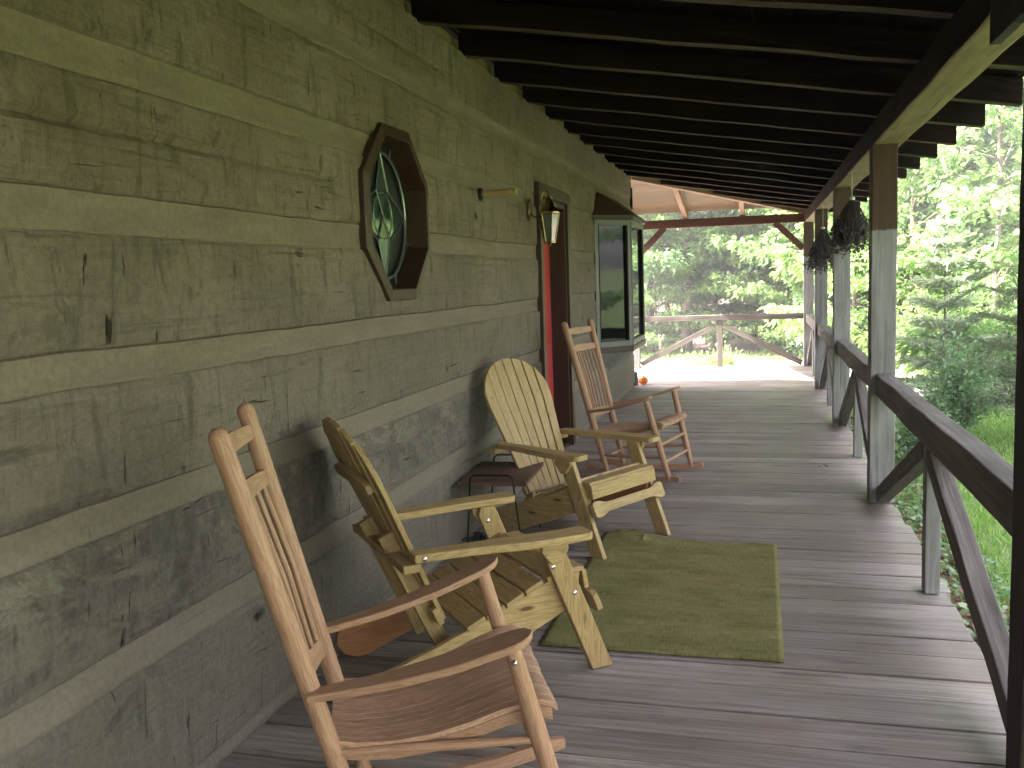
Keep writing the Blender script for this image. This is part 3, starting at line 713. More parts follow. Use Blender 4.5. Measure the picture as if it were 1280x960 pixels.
def rocker(loc, rz, tilt, label):
    t = empty('rocking_chair', loc, rz, label, 'rocking chair', 'rocking chairs')
    xb, xt, ztp, wb, wt = -.25, -.545, 1.182, .165, .238
    zb = .045
    def rear(z, s): u = (z-zb)/(ztp-zb); return Vector((xb+(xt-xb)*u, s*(wb+(wt-wb)*u), z))
    def front(z, s): u = (z-zb)/(.632-zb); return Vector((.27+(.118-.27)*u, s*(.258+(.304-.258)*u), z))
    for s in (-1, 1):
        pts = [rear(z, s) for z in (zb-.01, .3, .6, .9, ztp-.02)]
        MB().rod(pts, [.019, .025, .026, .026, .025], 18, dome=(False, True)).build('back_post', M['oak'], t, smooth=True)
        pts = [front(z, s) for z in (zb-.01, .2, .4, .615)]
        MB().rod(pts, [.018, .023, .024, .021], 18).build('front_leg', M['oak'], t, smooth=True)
        # arm: paddle, narrow at the back, rounded at the front
        a = rear(.505, s)+Vector((-.01, s*.022, 0)); f = front(.632, s)+Vector((.055, s*.004, .016))
        n = 44; vs = []; gs = []; d = (f-a); ln = d.length
        for i in range(n+1):
            u = i/n; c = a+d*u+Vector((0, 0, -.018*math.sin(PI*u)))
            hw = .022+.026*min(1, u*1.5)
            if u > .89: hw *= math.sqrt(max(.0, 1-((u-.89)/.11)**2.2))*.9+.1*(1-(u-.89)/.11)+.02
            for (sy, sz) in ((-1, -1), (1, -1), (1, 1), (-1, 1)):
                vs.append(c+Vector((0, sy*hw*1.0, sz*.0105))); gs.append((u*ln, sy*hw, sz*.01))
        fs = [(i*4+q, i*4+(q+1) % 4, i*4+4+(q+1) % 4, i*4+4+q) for i in range(n) for q in range(4)]+[(3, 2, 1, 0), (n*4, n*4+1, n*4+2, n*4+3)]
        ar = MB().add(vs, fs, gs).build('arm', M['oak'], t, bevel=.003, smooth=True)
        b = MB(); q = front(.585, s); bolt_mb(b, q+Vector((-.006, s*.021, 0)), (-.35, s*.94, 0), .008); b.build('bolt', M['steel'], ar, smooth=True)
        # side rungs
        for zr_, zf_ in ((.335, .365), (.17, .20)):
            MB().rod([rear(zr_, s), (rear(zr_, s)+front(zf_, s))/2, front(zf_, s)], [.010, .0135, .010], 10).build('rung', M['oak'], t, smooth=True)
        # seat side frame following the seat curve
    for z in (.405, .29, .165):
        MB().rod([front(z, -1), (front(z, -1)+front(z, 1))/2, front(z, 1)], [.011, .0145, .011], 10).build('rung', M['oak'], t, smooth=True)
    for z in (.31, .15):
        MB().rod([rear(z, -1), (rear(z, -1)+rear(z, 1))/2, rear(z, 1)], [.010, .013, .010], 10).build('rung', M['oak'], t, smooth=True)
    # seat: strips running front to back, S-curved
    prof = [(-.335, .372), (-.27, .362), (-.18, .362), (-.08, .376), (.02, .405), (.10, .435), (.16, .452), (.20, .457), (.225, .450), (.238, .440)]
    mb = MB(); N = 13
    for i in range(N):
        y0c, y1c = -1+2*i/N, -1+2*(i+1)/N; vs = []; gs = []; trim = rnd.uniform(-.002, .003)
        for j, (x, z) in enumerate(prof):
            u = (x+.335)/.59; hw = .185+.085*u
            dip = lambda c: -.012*(1-c*c)
            if j == len(prof)-1: x += trim
            for (c, dz) in ((y0c, 0), (y1c, 0), (y1c, -.016), (y0c, -.016)):
                g_ = .0009 if c == y0c else -.0009
                vs.append((x, c*hw+g_, z+dz+dip(c))); gs.append((x*1.3, c*hw, dz))
        n = len(prof); fs = [(k_*4+q, k_*4+(q+1) % 4, k_*4+4+(q+1) % 4, k_*4+4+q) for k_ in range(n-1) for q in range(4)]+[(3, 2, 1, 0), (n*4-4, n*4-3, n*4-2, n*4-1)]
        mb.add(vs, fs, gs)
    mb.build('seat', M['oakseat'], t, bevel=.0015, smooth=True)
    mb = MB()
    for s in (-1, 1):
        vs = []; pr = prof[:-1]
        for x, z in pr:
            hw = .185+.085*(x+.335)/.59-.014
            for (dy, dz) in ((-.011, -.018), (.011, -.018), (.011, -.05), (-.011, -.05)): vs.append((x, s*hw+dy, z+dz))
        n = len(pr); mb.add(vs, [(k_*4+q, k_*4+(q+1) % 4, k_*4+4+(q+1) % 4, k_*4+4+q) for k_ in range(n-1) for q in range(4)]+[(3, 2, 1, 0), (n*4-4, n*4-3, n*4-2, n*4-1)])
    mb.box((.13, -.24, .385), (.155, .24, .43), 1); mb.box((-.30, -.165, .315), (-.275, .165, .345), 1)
    mb.build('seat_frame', M['oak'], t, bevel=.002)
    # bowed back rails
    def brail(z, h, name, bow=.035):
        a, b = rear(z, -1), rear(z, 1); n = 12; vs = []; gs = []; dn = Vector((xt-xb, 0, ztp-zb)).normalized(); bk = Vector((-dn.z, 0, dn.x))
        for i in range(n+1):
            u = i/n; c = a+(b-a)*u+bk*bow*math.sin(PI*u)
            arch = h*(.78+.3*math.sin(PI*u))
            for (p, q) in ((-1, -1), (1, -1), (1, 1), (-1, 1)):
                vs.append(c+bk*p*.009+dn*(arch/2*q+(arch-h*.78)*.5)); gs.append((u*.45, p*.009, q*h/2))
        MB().add(vs, [(k_*4+q, k_*4+(q+1) % 4, k_*4+4+(q+1) % 4, k_*4+4+q) for k_ in range(n) for q in range(4)]+[(3, 2, 1, 0), (n*4, n*4+1, n*4+2, n*4+3)], gs).build(name, M['oak'], t, bevel=.002, smooth=True)
        return lambda u: a+(b-a)*u+bk*bow*math.sin(PI*u)
    brail(1.105, .05, 'back_rail'); f2 = brail(.975, .052, 'back_rail'); f3 = brail(.475, .06, 'back_rail')
    for i in range(8):
        u = (i+.85)/8.7; a = f3(u)+Vector((0, 0, .01)); b = f2(u)+Vector((0, 0, -.01)); m = (a+b)/2+Vector((.008, 0, 0))
        MB().rod([a, m, b], [.0075, .0085, .0075], 8).build('spindle', M['oak'], t, smooth=True)
    # rockers
    for s in (-1, 1):
        n = 18; vs = []; gs = []
        for i in range(n+1):
            x = -.44+.80*i/n; y = s*(.165+(.258-.165)*((x+.25)/.52)); zc = .016+.30*max(0, abs(x-.0)-.03)**2*1.0
            zc = .0+ (x-.0)**2*.28
            for (dy, dz) in ((-.013, 0), (.013, 0), (.013, .045), (-.013, .045)):
                if i in (0, n) and dz: dz = .03
                vs.append((x, y+dy, zc+dz)); gs.append((x, dy, dz))
        MB().add(vs, [(k_*4+q, k_*4+(q+1) % 4, k_*4+4+(q+1) % 4, k_*4+4+q) for k_ in range(n) for q in range(4)]+[(3, 2, 1, 0), (n*4, n*4+1, n*4+2, n*4+3)], gs).build('rocker', M['oak'], t, bevel=.003, smooth=True)
    return t
r1 = rocker((.8651, 2.290, 0), .4152, 0, 'pale oak rocking chair in the foreground, its back close to the log wall')
r2c = copy_tree(r1); r2c.location = (.8486, 6.8703, 0); r2c.rotation_euler.z = -.2426
tag(r2c, 'pale oak rocking chair standing farthest back, beside the red door and bay window')

def adirondack(loc, rz, label):
    t = empty('adirondack_chair', loc, rz, label, 'garden chair', 'adirondack chairs of yellow pine')
    pine = M['pine']
    for s in (-1, 1):
        a, b = Vector((.321, s*.305, 0)), Vector((.112, s*.305, .535)); d = (b-a)
        # leg outline: foot cut level, top cut
        MB().prism([(.276, 0), (.366, 0), (.165, .505), (.15, .535), (.085, .535), (.075, .50)], (0, s*.305-.016, 0), (1, 0, 0), (0, 0, 1), (0, .032, 0), along='y').build('leg', pine, t, bevel=.004)
        # side rail, rounded rear end on the floor
        ol = [(.235, .262), (.25, .385), (.14, .378), (-.05, .30), (-.36, .195), (-.53, .145), (-.575, .11), (-.58, .07), (-.55, .02), (-.50, .0), (-.46, .0), (-.3, .055), (0, .165)]
        MB().prism(ol, (0, s*.27-.014, 0), (1, 0, 0), (0, 0, 1), (0, .028, 0)).build('side_rail', M['pine2'] if s > 0 else pine, t, bevel=.004)
        # arm board
        af, ar = .258, -.425
        o_ = [(ar, .262), (ar, .330), (-.20, .350), (.0, .392), (.16, .400), (af-.02, .395), (af, .378), (af, .305), (af-.015, .288), (.0, .285), (-.2, .270)]
        ol = [(x, s*y) for x, y in o_]
        arm = MB().prism(ol, (0, 0, .536), (1, 0, 0), (0, 1, 0), (0, 0, .030)).build('arm', pine, t, bevel=.005)
        MB().prism([(.06, .534), (.17, .534), (.17, .50), (.135, .455), (.10, .45), (.06, .50)], (0, s*.322, 0), (1, 0, 0), (0, 0, 1), (0, s*.028, 0)).build('arm_bracket', pine, t, bevel=.004)
        for bp, bn in (((.205, s*.322, .32), (0, s, 0)), ((.115, s*.322, .435) if s < 0 else (.115, s*.288, .475), (0, s if s < 0 else -s, 0)), ((-.39, s*.333, .55), (0, s, 0))):
            b = MB(); bolt_mb(b, bp, bn); b.build('bolt', M['steel'], t, smooth=True)
        # back uprights carrying the slats down below the seat
        MB().board((-.25, s*.15, .10), (-.47, s*.13, .60), (.055, 0, .024), .026).build('back_support', pine, t, bevel=.003)
    # seat slats follow the side rails
    top = [(.225, .398), (.14, .392), (.05, .358), (-.03, .322), (-.11, .29), (-.19, .262)]
    for i, (x, z) in enumerate(top):
        sl = -.0 if i == 0 else .42
        d = Vector((math.cos(sl), 0, math.sin(sl)))
        MB().board((x, -.295, z), (x, .295, z), d*(.076 if i < 2 else .079), .02).build('seat_slat', pine, t, bevel=.004)
    MB().board((.268, -.295, .355), (.268, .295, .355), (-.012, 0, .075), .02).build('seat_slat', pine, t, bevel=.004)
    # front stretcher, narrowed in the middle
    st = []
    for i in range(-16, 17):
        y = i/16*.325; h = .046 if abs(y) > .27 else (.046-.020*min(1, (.27-abs(y))/.06))
        if abs(y) > .315: h = .034
        st.append((y, h))
    ol = [(y, h) for y, h in st]+[(y, -h) for y, h in st[::-1]]
    MB().prism(ol, (.292, 0, .262), (0, 1, 0), Vector((-.37, 0, .93)), Vector((.93, 0, .37))*.024).build('stretcher', pine, t, bevel=.004)
    # crosspieces behind the back
    MB().board((-.440, -.335, .520), (-.440, .335, .520), (.06, 0, 0), .030).build('crosspiece', pine, t, bevel=.004)
    dn = Vector((-.335, 0, .768)).normalized(); B0 = Vector((-.266, 0, .269)); nb = Vector((dn.z, 0, -dn.x))*1.0   # nb points forward-up
    c = B0+dn*.60-nb*.032
    ol = [(y, .035*math.sqrt(max(0, 1-(y/.222)**2))+.004) for y in np.linspace(-.22, .22, 15)]+[(y, -.025) for y in np.linspace(.22, -.22, 5)]
    MB().prism(ol, c, (0, 1, 0), dn, -nb*.024).build('crosspiece', pine, t, bevel=.003)
    MB().board(B0+dn*.03-nb*.03+Vector((0, -.21, 0)), B0+dn*.03-nb*.03+Vector((0, .21, 0)), dn*.07, .024).build('crosspiece', pine, t, bevel=.003)
    # fan of seven back slats with arched top
    def hw(L): return .195+(.283-.195)*min(1, L/.56)
    def topL(y): return .575+.262*math.sqrt(max(0, 1-(y/.287)**2))
    N = 7
    for i in range(N):
        c0, c1 = -1+2*i/N, -1+2*(i+1)/N
        left = []; right = []
        for side, cc, lst in ((0, c0, left), (1, c1, right)):
            gap = .0035*(1 if side == 0 else -1)
            L = 0
            while L < .9:
                y = cc*hw(L)+gap
                if L > .56: y = cc*hw(.56)+cc*.0*(L-.56)+gap
                y = max(-.2835, min(.2835, y))
                if L >= topL(y): break
                lst.append((y, L)); L += .07
            y = max(-.284, min(.284, cc*hw(.56)+gap)); lst.append((y, topL(y)))
        mid = []
        for u in (.25, .5, .75):
            y = left[-1][0]*(1-u)+right[-1][0]*u; mid.append((y, topL(y)))
        ol = left+mid+right[::-1]
        bow = -.014*(1-((c0+c1)/2)**2)
        MB().prism(ol, B0+nb*bow, (0, 1, 0), dn, -nb*.019, along='y').build('back_slat', pine, t, bevel=.003)
    for i in range(N):
        cc = -1+2*(i+.5)/N
        for L in (.31, .60): b = MB(); bolt_mb(b, B0+dn*L+Vector((0, cc*hw(L), 0))+nb*(.0-.014*(1-cc*cc)), nb, .0045); b.build('screw', M['steel'], t, smooth=True)
    return t
a1 = adirondack((.6390, 3.4194, 0), .6967, 'yellow pine slatted garden chair seen from the side, just behind the foreground rocker')
a2 = copy_tree(a1); a2.location = (.7082, 5.1590, 0); a2.rotation_euler.z = -.4936
tag(a2, 'yellow pine slatted garden chair showing its full fan back, behind the small iron table')

# ================================================================== SIDE TABLE
t = empty('side_table', (.241, 5.034, 0), .057, 'small plank table on thin black iron hairpin legs, between the two slatted chairs', 'side table')
L2, W2, zt = .194, .292, .385
mb = MB()
for i in range(2): mb.box((-L2+i*L2+.001, -W2, zt), (-.001+i*L2, W2, zt+.022), 1)
mb.build('tabletop', M['tabletop'], t, bevel=.003)
for sy in (-1, 1):
    y = sy*(W2*.86); y2 = sy*(W2*.93)
    pts = [(-.16, y2, 0), (-.125, y, zt-.02), (-.12, y, zt+.045), (-.10, y, zt+.062), (.10, y, zt+.062), (.12, y, zt+.045), (.125, y, zt-.02), (.16, y2, 0)]
    ys2 = sy*(W2+.006)
    pts = [(p[0], ys2, p[2]) if 0 < i < 7 else p for i, p in enumerate(pts)]
    MB().rod(pts, .0052, 8).build('leg_frame', M['iron'], t, smooth=True)
mb = MB(); mb.rod([(-.125, -W2, zt-.008), (-.125, W2, zt-.008)], .005, 8); mb.rod([(.125, -W2, zt-.008), (.125, W2, zt-.008)], .005, 8); mb.build('support_bar', M['iron'], t, smooth=True)

# ================================================================== RUG
nxr, nyr = 40, 70; vs = []; gs = []; X0, X1, Y0, Y1 = .80, 1.77, 3.54, 5.13
def rug_pt(u, v):
    x = X0+(X1-X0)*u+.006*mnoise.noise(Vector((v*3, u*2, 1))); y = Y0+(Y1-Y0)*v+.01*(mnoise.noise(Vector((u*4, v*3, 2))))
    # rumpled far-left corner
    r = math.exp(-(((u-.16)/.22)**2+((v-1.0)/.06)**2))
    z = .009+.045*r*(.6+.5*mnoise.noise(Vector((u*34, v*50, 3)))) + .0018*mnoise.noise(Vector((u*9, v*14, 3)))
    z += .016*math.exp(-((v-.86)/.012)**2)*.25
    y += .08*r*(1+.9*mnoise.noise(Vector((u*26, 1, 3))))
    return (x, y, z)
for j in range(nyr+1):
    for i in range(nxr+1): vs.append(rug_pt(i/nxr, j/nyr)); gs.append((i/nxr*.97, j/nyr*1.59, 0))
n1 = nxr+1; fs = [(j*n1+i, j*n1+i+1, (j+1)*n1+i+1, (j+1)*n1+i) for j in range(nyr) for i in range(nxr)]
mb = MB(); mb.add(vs, fs, gs); o = mb.build('rug', M['rug'], smooth=True); sm = o.modifiers.new('thick', 'SOLIDIFY'); sm.thickness = .008; sm.offset = -1
tag(o, 'green woven rug lying flat on the grey deck, one far corner rumpled', 'rug')

# ================================================================== WALL LANTERN, PEG
t = empty('wall_lantern', (.02, 6.76, 2.0), 0, 'brass coach lantern with a tapering glass body, on the log wall beside the door', 'lantern')
mb = MB(); mb.prism([(.045*math.cos(a), .085*math.sin(a)) for a in np.linspace(0, 2*PI, 13)[:-1]], (0, 0, .03), (0, 1, 0), (0, 0, 1), (.016, 0, 0)); mb.build('backplate', M['brass'], t, bevel=.004)
cx, cz = .155, 0
mb = MB(); mb.rod([(.015, 0, .0), (.05, 0, -.03), (.09, 0, .02), (.10, 0, .12), (.125, 0, .165), (.155, 0, .15), (.155, 0, .115)], .006, 8); mb.build('arm', M['brass'], t, smooth=True)
def ringpts(r, z, n=6): return [(cx+r*math.cos(2*PI*i/n), r*math.sin(2*PI*i/n), z) for i in range(n)]
mb = MB()
vs = ringpts(.012, .115)+ringpts(.035, .09)+ringpts(.05, .04)+ringpts(.085, .005)+ringpts(.085, -.008)
mb.add(vs, [(k_*6+i, k_*6+(i+1) % 6, k_*6+6+(i+1) % 6, k_*6+6+i) for k_ in range(4) for i in range(6)]+[tuple(range(5, -1, -1)), tuple(range(24, 30))]); mb.build('lamp_cap', M['brass'], t)
mb = MB(); vs = ringpts(.078, -.012)+ringpts(.04, -.215)
mb.add(vs, [(i, (i+1) % 6, 6+(i+1) % 6, 6+i) for i in range(6)]+[tuple(range(5, -1, -1)), tuple(range(6, 12))]); mb.build('lamp_glass', M['lampglass'], t)
mb = MB()
for i in range(6): mb.rod([ringpts(.080, -.010)[i], ringpts(.042, -.217)[i]], .0042, 6)
mb.rod(ringpts(.042, -.218)+[ringpts(.042, -.218)[0]], .006, 6); mb.rod([(cx, 0, -.215), (cx, 0, -.235), (cx, 0, -.25)], [.02, .014, .004], 8)
for i in range(6): mb.rod([ringpts(.086, -.002)[i], ringpts(.094, .004)[i]], [.004, .008], 6)
for i in (1, 3, 5): mb.rod([ringpts(.085, .0)[i], ringpts(.062, .07)[i], ringpts(.02, .12)[i]], .003, 6)
mb.build('lamp_cage', M['brass'], t, smooth=True)

t = empty('wall_peg', (.015, 5.53, 2.045), 0, 'pale wooden peg on a dark round mount, on the wall right of the octagonal window', 'peg')
MB().rod([(0, 0, 0), (.012, 0, 0), (.022, 0, 0)], [.040, .040, .030], 18).build('mount', M['iron'], t, smooth=True)
MB().rod([(.02, 0, 0), (.12, 0, .002), (.235, 0, .006)], [.020, .021, .021], 14).build('dowel', M['honey'], t, smooth=True)

# ================================================================== HERB BUNDLES
def bundle(loc, L, n, spread, label, hang):
    t = empty('herb_bundle', loc, 0, label, 'herb bundle', 'dried herb bundles hung from the porch beam')
    r_ = random.Random(int(L*1000)); mb = MB()
    for i in range(n):
        a = r_.uniform(0, 2*PI); q = r_.random()**.5; ln = L*r_.uniform(.6, 1.05); sp = spread*q
        p = [Vector((0.012*math.cos(a)*q, .012*math.sin(a)*q, 0))]
        for u in (.3, .6, 1): p.append(Vector((sp*math.cos(a)*u**.8, sp*math.sin(a)*u**.8, -ln*u))+Vector([r_.uniform(-.012, .012) for _ in range(3)]))
        mb.rod(p, [.0025, .0022, .002, .001], 4)
        for _ in range(9):
            u = r_.uniform(.3, 1); b = p[1].lerp(p[3], u); d = Vector([r_.uniform(-1, 1), r_.uniform(-1, 1), r_.uniform(-1.4, .3)]).normalized()*r_.uniform(.015, .045); s_ = d.orthogonal().normalized()*.008
            mb.add([b, b+d*.5+s_, b+d, b+d*.5-s_], [(0, 1, 2, 3)])
    mb.build('dried_stems', M['herb'], t)
    for _ in range(1):
        m2 = MB(); m2.rod([(0, 0, .012), (0, 0, -.012)], [.022, .022], 10); m2.rod([(0, 0, .0), (0, 0, hang)], .0022, 6); m2.build('string', M['string'], t)
bundle((2.40, 7.85, 2.06), .44, 230, .19, 'larger dark bundle of dried herbs hanging on a string in front of the third post', .22)
bundle((2.40, 11.3, 1.99), .50, 200, .21, 'farther dark bundle of dried herbs hanging in front of the fourth post', .28)

# ================================================================== SMALL THINGS
t = empty('pumpkin', (.10, 12.85, 0), 0, 'small orange pumpkin sitting on the deck at the far end of the log wall', 'pumpkin')
vs = []; nu, nv = 40, 14
for j in range(nv+1):
    ph = -PI/2+PI*j/nv
    for i in range(nu):
        a = 2*PI*i/nu; rr = .073*(1-.09*abs(math.sin(a*4)))*math.cos(ph)**.8 if abs(ph) < PI/2-1e-4 else .004
        dip = -.018*math.exp(-(rr/.02)**2)*(1 if ph > 0 else 0); vs.append((rr*math.cos(a), rr*math.sin(a), .056+.055*math.sin(ph)+dip))
MB().add(vs, [(j*nu+i, j*nu+(i+1) % nu, (j+1)*nu+(i+1) % nu, (j+1)*nu+i) for j in range(nv) for i in range(nu)]+[tuple(range(nu-1, -1, -1)), tuple(range(nv*nu, nv*nu+nu))]).build('rind', M['pumpkin'], t, smooth=True)
MB().rod([(0, 0, .09), (.004, 0, .115), (.014, .004, .135)], [.011, .008, .006], 7).build('stalk', M['stem'], t, smooth=True)
t = empty('stone_jar', (.0, 12.72, 0), 0, 'dark grey stone jar standing against the wall end, left of the pumpkin', 'jar')
MB().rod([(0, 0, 0), (0, 0, .01), (0, 0, .10), (0, 0, .135), (0, 0, .15)], [.045, .05, .05, .042, .04], 20).build('jar_body', M['stone'], t, smooth=True)
MB().rod([(0, 0, .15), (0, 0, .165), (0, 0, .19), (0, 0, .20)], [.048, .048, .03, .008], 20).build('lid', M['stone'], t, smooth=True)

def leafclump(loc, n, size, label, seed):
    r_ = random.Random(seed); mb = MB()
    for i in range(n):
        a = r_.uniform(0, 2*PI); d = Vector((math.cos(a), math.sin(a), r_.uniform(.1, .9))).normalized(); b = Vector((r_.uniform(-1, 1)*size*.3, r_.uniform(-1, 1)*size*.3, .008)); L = size*r_.uniform(.4, .8)
        s_ = d.cross(Vector((0, 0, 1))).normalized()*L*.22; k_ = Vector((0, 0, -L*.25))
        c0, c1, c2, c3 = b, b+d*L*.5+s_, b+d*L*.9+k_, b+d*L*.5-s_
        for c in (c0, c1, c2, c3): c.z = max(c.z, .006)
        mb.add([c0, c1, c2, c3, b+d*L*.5+Vector((0, 0, -.008+.012))], [(0, 1, 4), (1, 2, 4), (2, 3, 4), (3, 0, 4)])
    o = mb.build('dry_leaf_clump', M['darkleaf']); o.location = loc
    tag(o, label, 'dry leaves', 'curled dry leaves blown onto the deck')
leafclump((.06, 4.62, 0), 16, .15, 'dark curled leaf clump against the wall, behind the back of the nearer slatted chair', 1)
leafclump((.10, 4.98, 0), 20, .14, 'dark curled leaf clump under the small iron table', 2)
leafclump((.66, 4.85, 0), 7, .06, 'tiny dark curled leaves on the deck left of the rumpled rug corner', 4)
leafclump((2.16, 7.3, 0), 4, .07, 'few pale dry leaves on the deck beside the second porch post', 5)

# ================================================================== VEGETATION
def np_mesh(name, V, F, mat_list, mi=None):
    me = bpy.data.meshes.new(name); V = np.asarray(V, dtype=np.float32); F = np.asarray(F, dtype=np.int32)
    me.vertices.add(len(V)); me.vertices.foreach_set('co', V.ravel()); k_ = F.shape[1]
    me.loops.add(F.size); me.loops.foreach_set('vertex_index', F.ravel()); me.polygons.add(len(F))
    me.polygons.foreach_set('loop_start', np.arange(0, F.size, k_, dtype=np.int32))
    for m in mat_list: me.materials.append(m)
    me.update(calc_edges=True); return me
def leaves(P, D, size, width, rs_, droop=.0, flat=.5):
    """rhombic folded leaves at points P along directions D"""
    n = len(P); D = D/np.linalg.norm(D, axis=1, keepdims=True)
    upv = np.stack([rs_.normal(0, .5, n), rs_.normal(0, .5, n), np.full(n, flat)+rs_.rand(n)], 1)
    Sd = np.cross(D, upv); Sd /= np.linalg.norm(Sd, axis=1, keepdims=True)+1e-9; N = np.cross(Sd, D)
    L = (size*(.6+.8*rs_.rand(n)))[:, None]
    a = P; b = P+D*L*.45+Sd*L*width+N*L*.08; c = P+D*L-np.array([0, 0, 1])*L*droop; d = P+D*L*.45-Sd*L*width+N*L*.08
    V = np.stack([a, b, c, d], 1).reshape(-1, 3); F = np.arange(4*n).reshape(n, 4); return V, F
def branchy(seed, H, spread, nb, nleaf, leafsize, trunk_r, first=.15, layered=True, name='tree', drop=.3):
    r_ = np.random.RandomState(seed); mb = MB()
    pts = [Vector((0, 0, -.3))]; 
    for k_ in range(1, 8): pts.append(Vector((r_.normal(0, .05)*H*.15*k_/7, r_.normal(0, .05)*H*.15*k_/7, H*k_/7)))
    mb.rod(pts, [trunk_r*(1-.85*i/7)+.005 for i in range(8)], 8)
    PP = []; DD = []
    for i in range(nb):
        u = first+(1-first)*((i+.5)/nb); z = H*u; base = pts[min(7, int(u*7))].lerp(pts[min(7, int(u*7)+1)], (u*7) % 1)
        a = i*2.4+r_.normal(0, .4); L = spread*(.45+.75*r_.rand())*(1.0-.55*max(0, u-.4)); el = r_.uniform(-.05, .5)+.4*u
        d = np.array([math.cos(a)*math.cos(el), math.sin(a)*math.cos(el), math.sin(el)]); b0 = np.array(base)
        p1 = b0+d*L*.5; p2 = b0+d*L+np.array([0, 0, -L*drop*.5])
        mb.rod([b0, p1, p2], [trunk_r*.3, trunk_r*.17, .004], 5)
        # sub sprays
        ns = 7
        for s_ in range(ns):
            t_ = .25+.75*s_/(ns-1); q = b0*(1-t_)**2+2*p1*t_*(1-t_)+p2*t_*t_
            a2 = a+r_.choice([-1, 1])*r_.uniform(.3, 1.1); l2 = L*.38*(1.15-.5*t_); d2 = np.array([math.cos(a2), math.sin(a2), r_.uniform(-.15, .2)])
            e = q+d2*l2; mb.rod([q, e], [.009, .003], 3)
            m = int(nleaf/nb/ns); tt = r_.rand(m)**.7
            base_p = q+(e-q)*tt[:, None]; wdt = l2*.42*(1.1-tt)
            off = np.stack([r_.normal(0, 1, m)*wdt, r_.normal(0, 1, m)*wdt, r_.normal(0, .055 if layered else .2, m)*1.0], 1)
            p = base_p+off; p[:, 2] -= np.abs(r_.normal(0, .1, m))*np.hypot(off[:, 0], off[:, 1])
            dd = off*np.array([1, 1, .4])+d2*.15*1.0+r_.normal(0, .08, (m, 3)); dd[:, 2] -= .06
            PP.append(p); DD.append(dd)
    P = np.concatenate(PP); D = np.concatenate(DD)
    V, F = leaves(P, D, leafsize, .30, r_, .18)
    return mb, V, F
def make_tree(name, pr, mats, label, cat, group, loc):
    mb, V, F = pr
    t = empty(name, loc, 0, label, cat, group)
    o = mb.build('trunk', M['bark'], t, smooth=True)
    me = np_mesh('crown', V, F, [mats]); c = bpy.data.objects.new('crown', me); C.objects.link(c); c.parent = t
    return t
GT = 'broadleaf trees in the wood behind the porch'
protos = [branchy(11, 6.5, 2.6, 26, 13000, .15, .085, .08, name='a'), branchy(12, 8.5, 3.0, 30, 15000, .16, .11, .12), branchy(13, 4.2, 2.0, 20, 9000, .13, .05, .04), branchy(14, 10, 3.2, 28, 14000, .18, .14, .25, False)]
pm = [M['leafA'], M['leafB'], M['leafC'], M['leafB']]
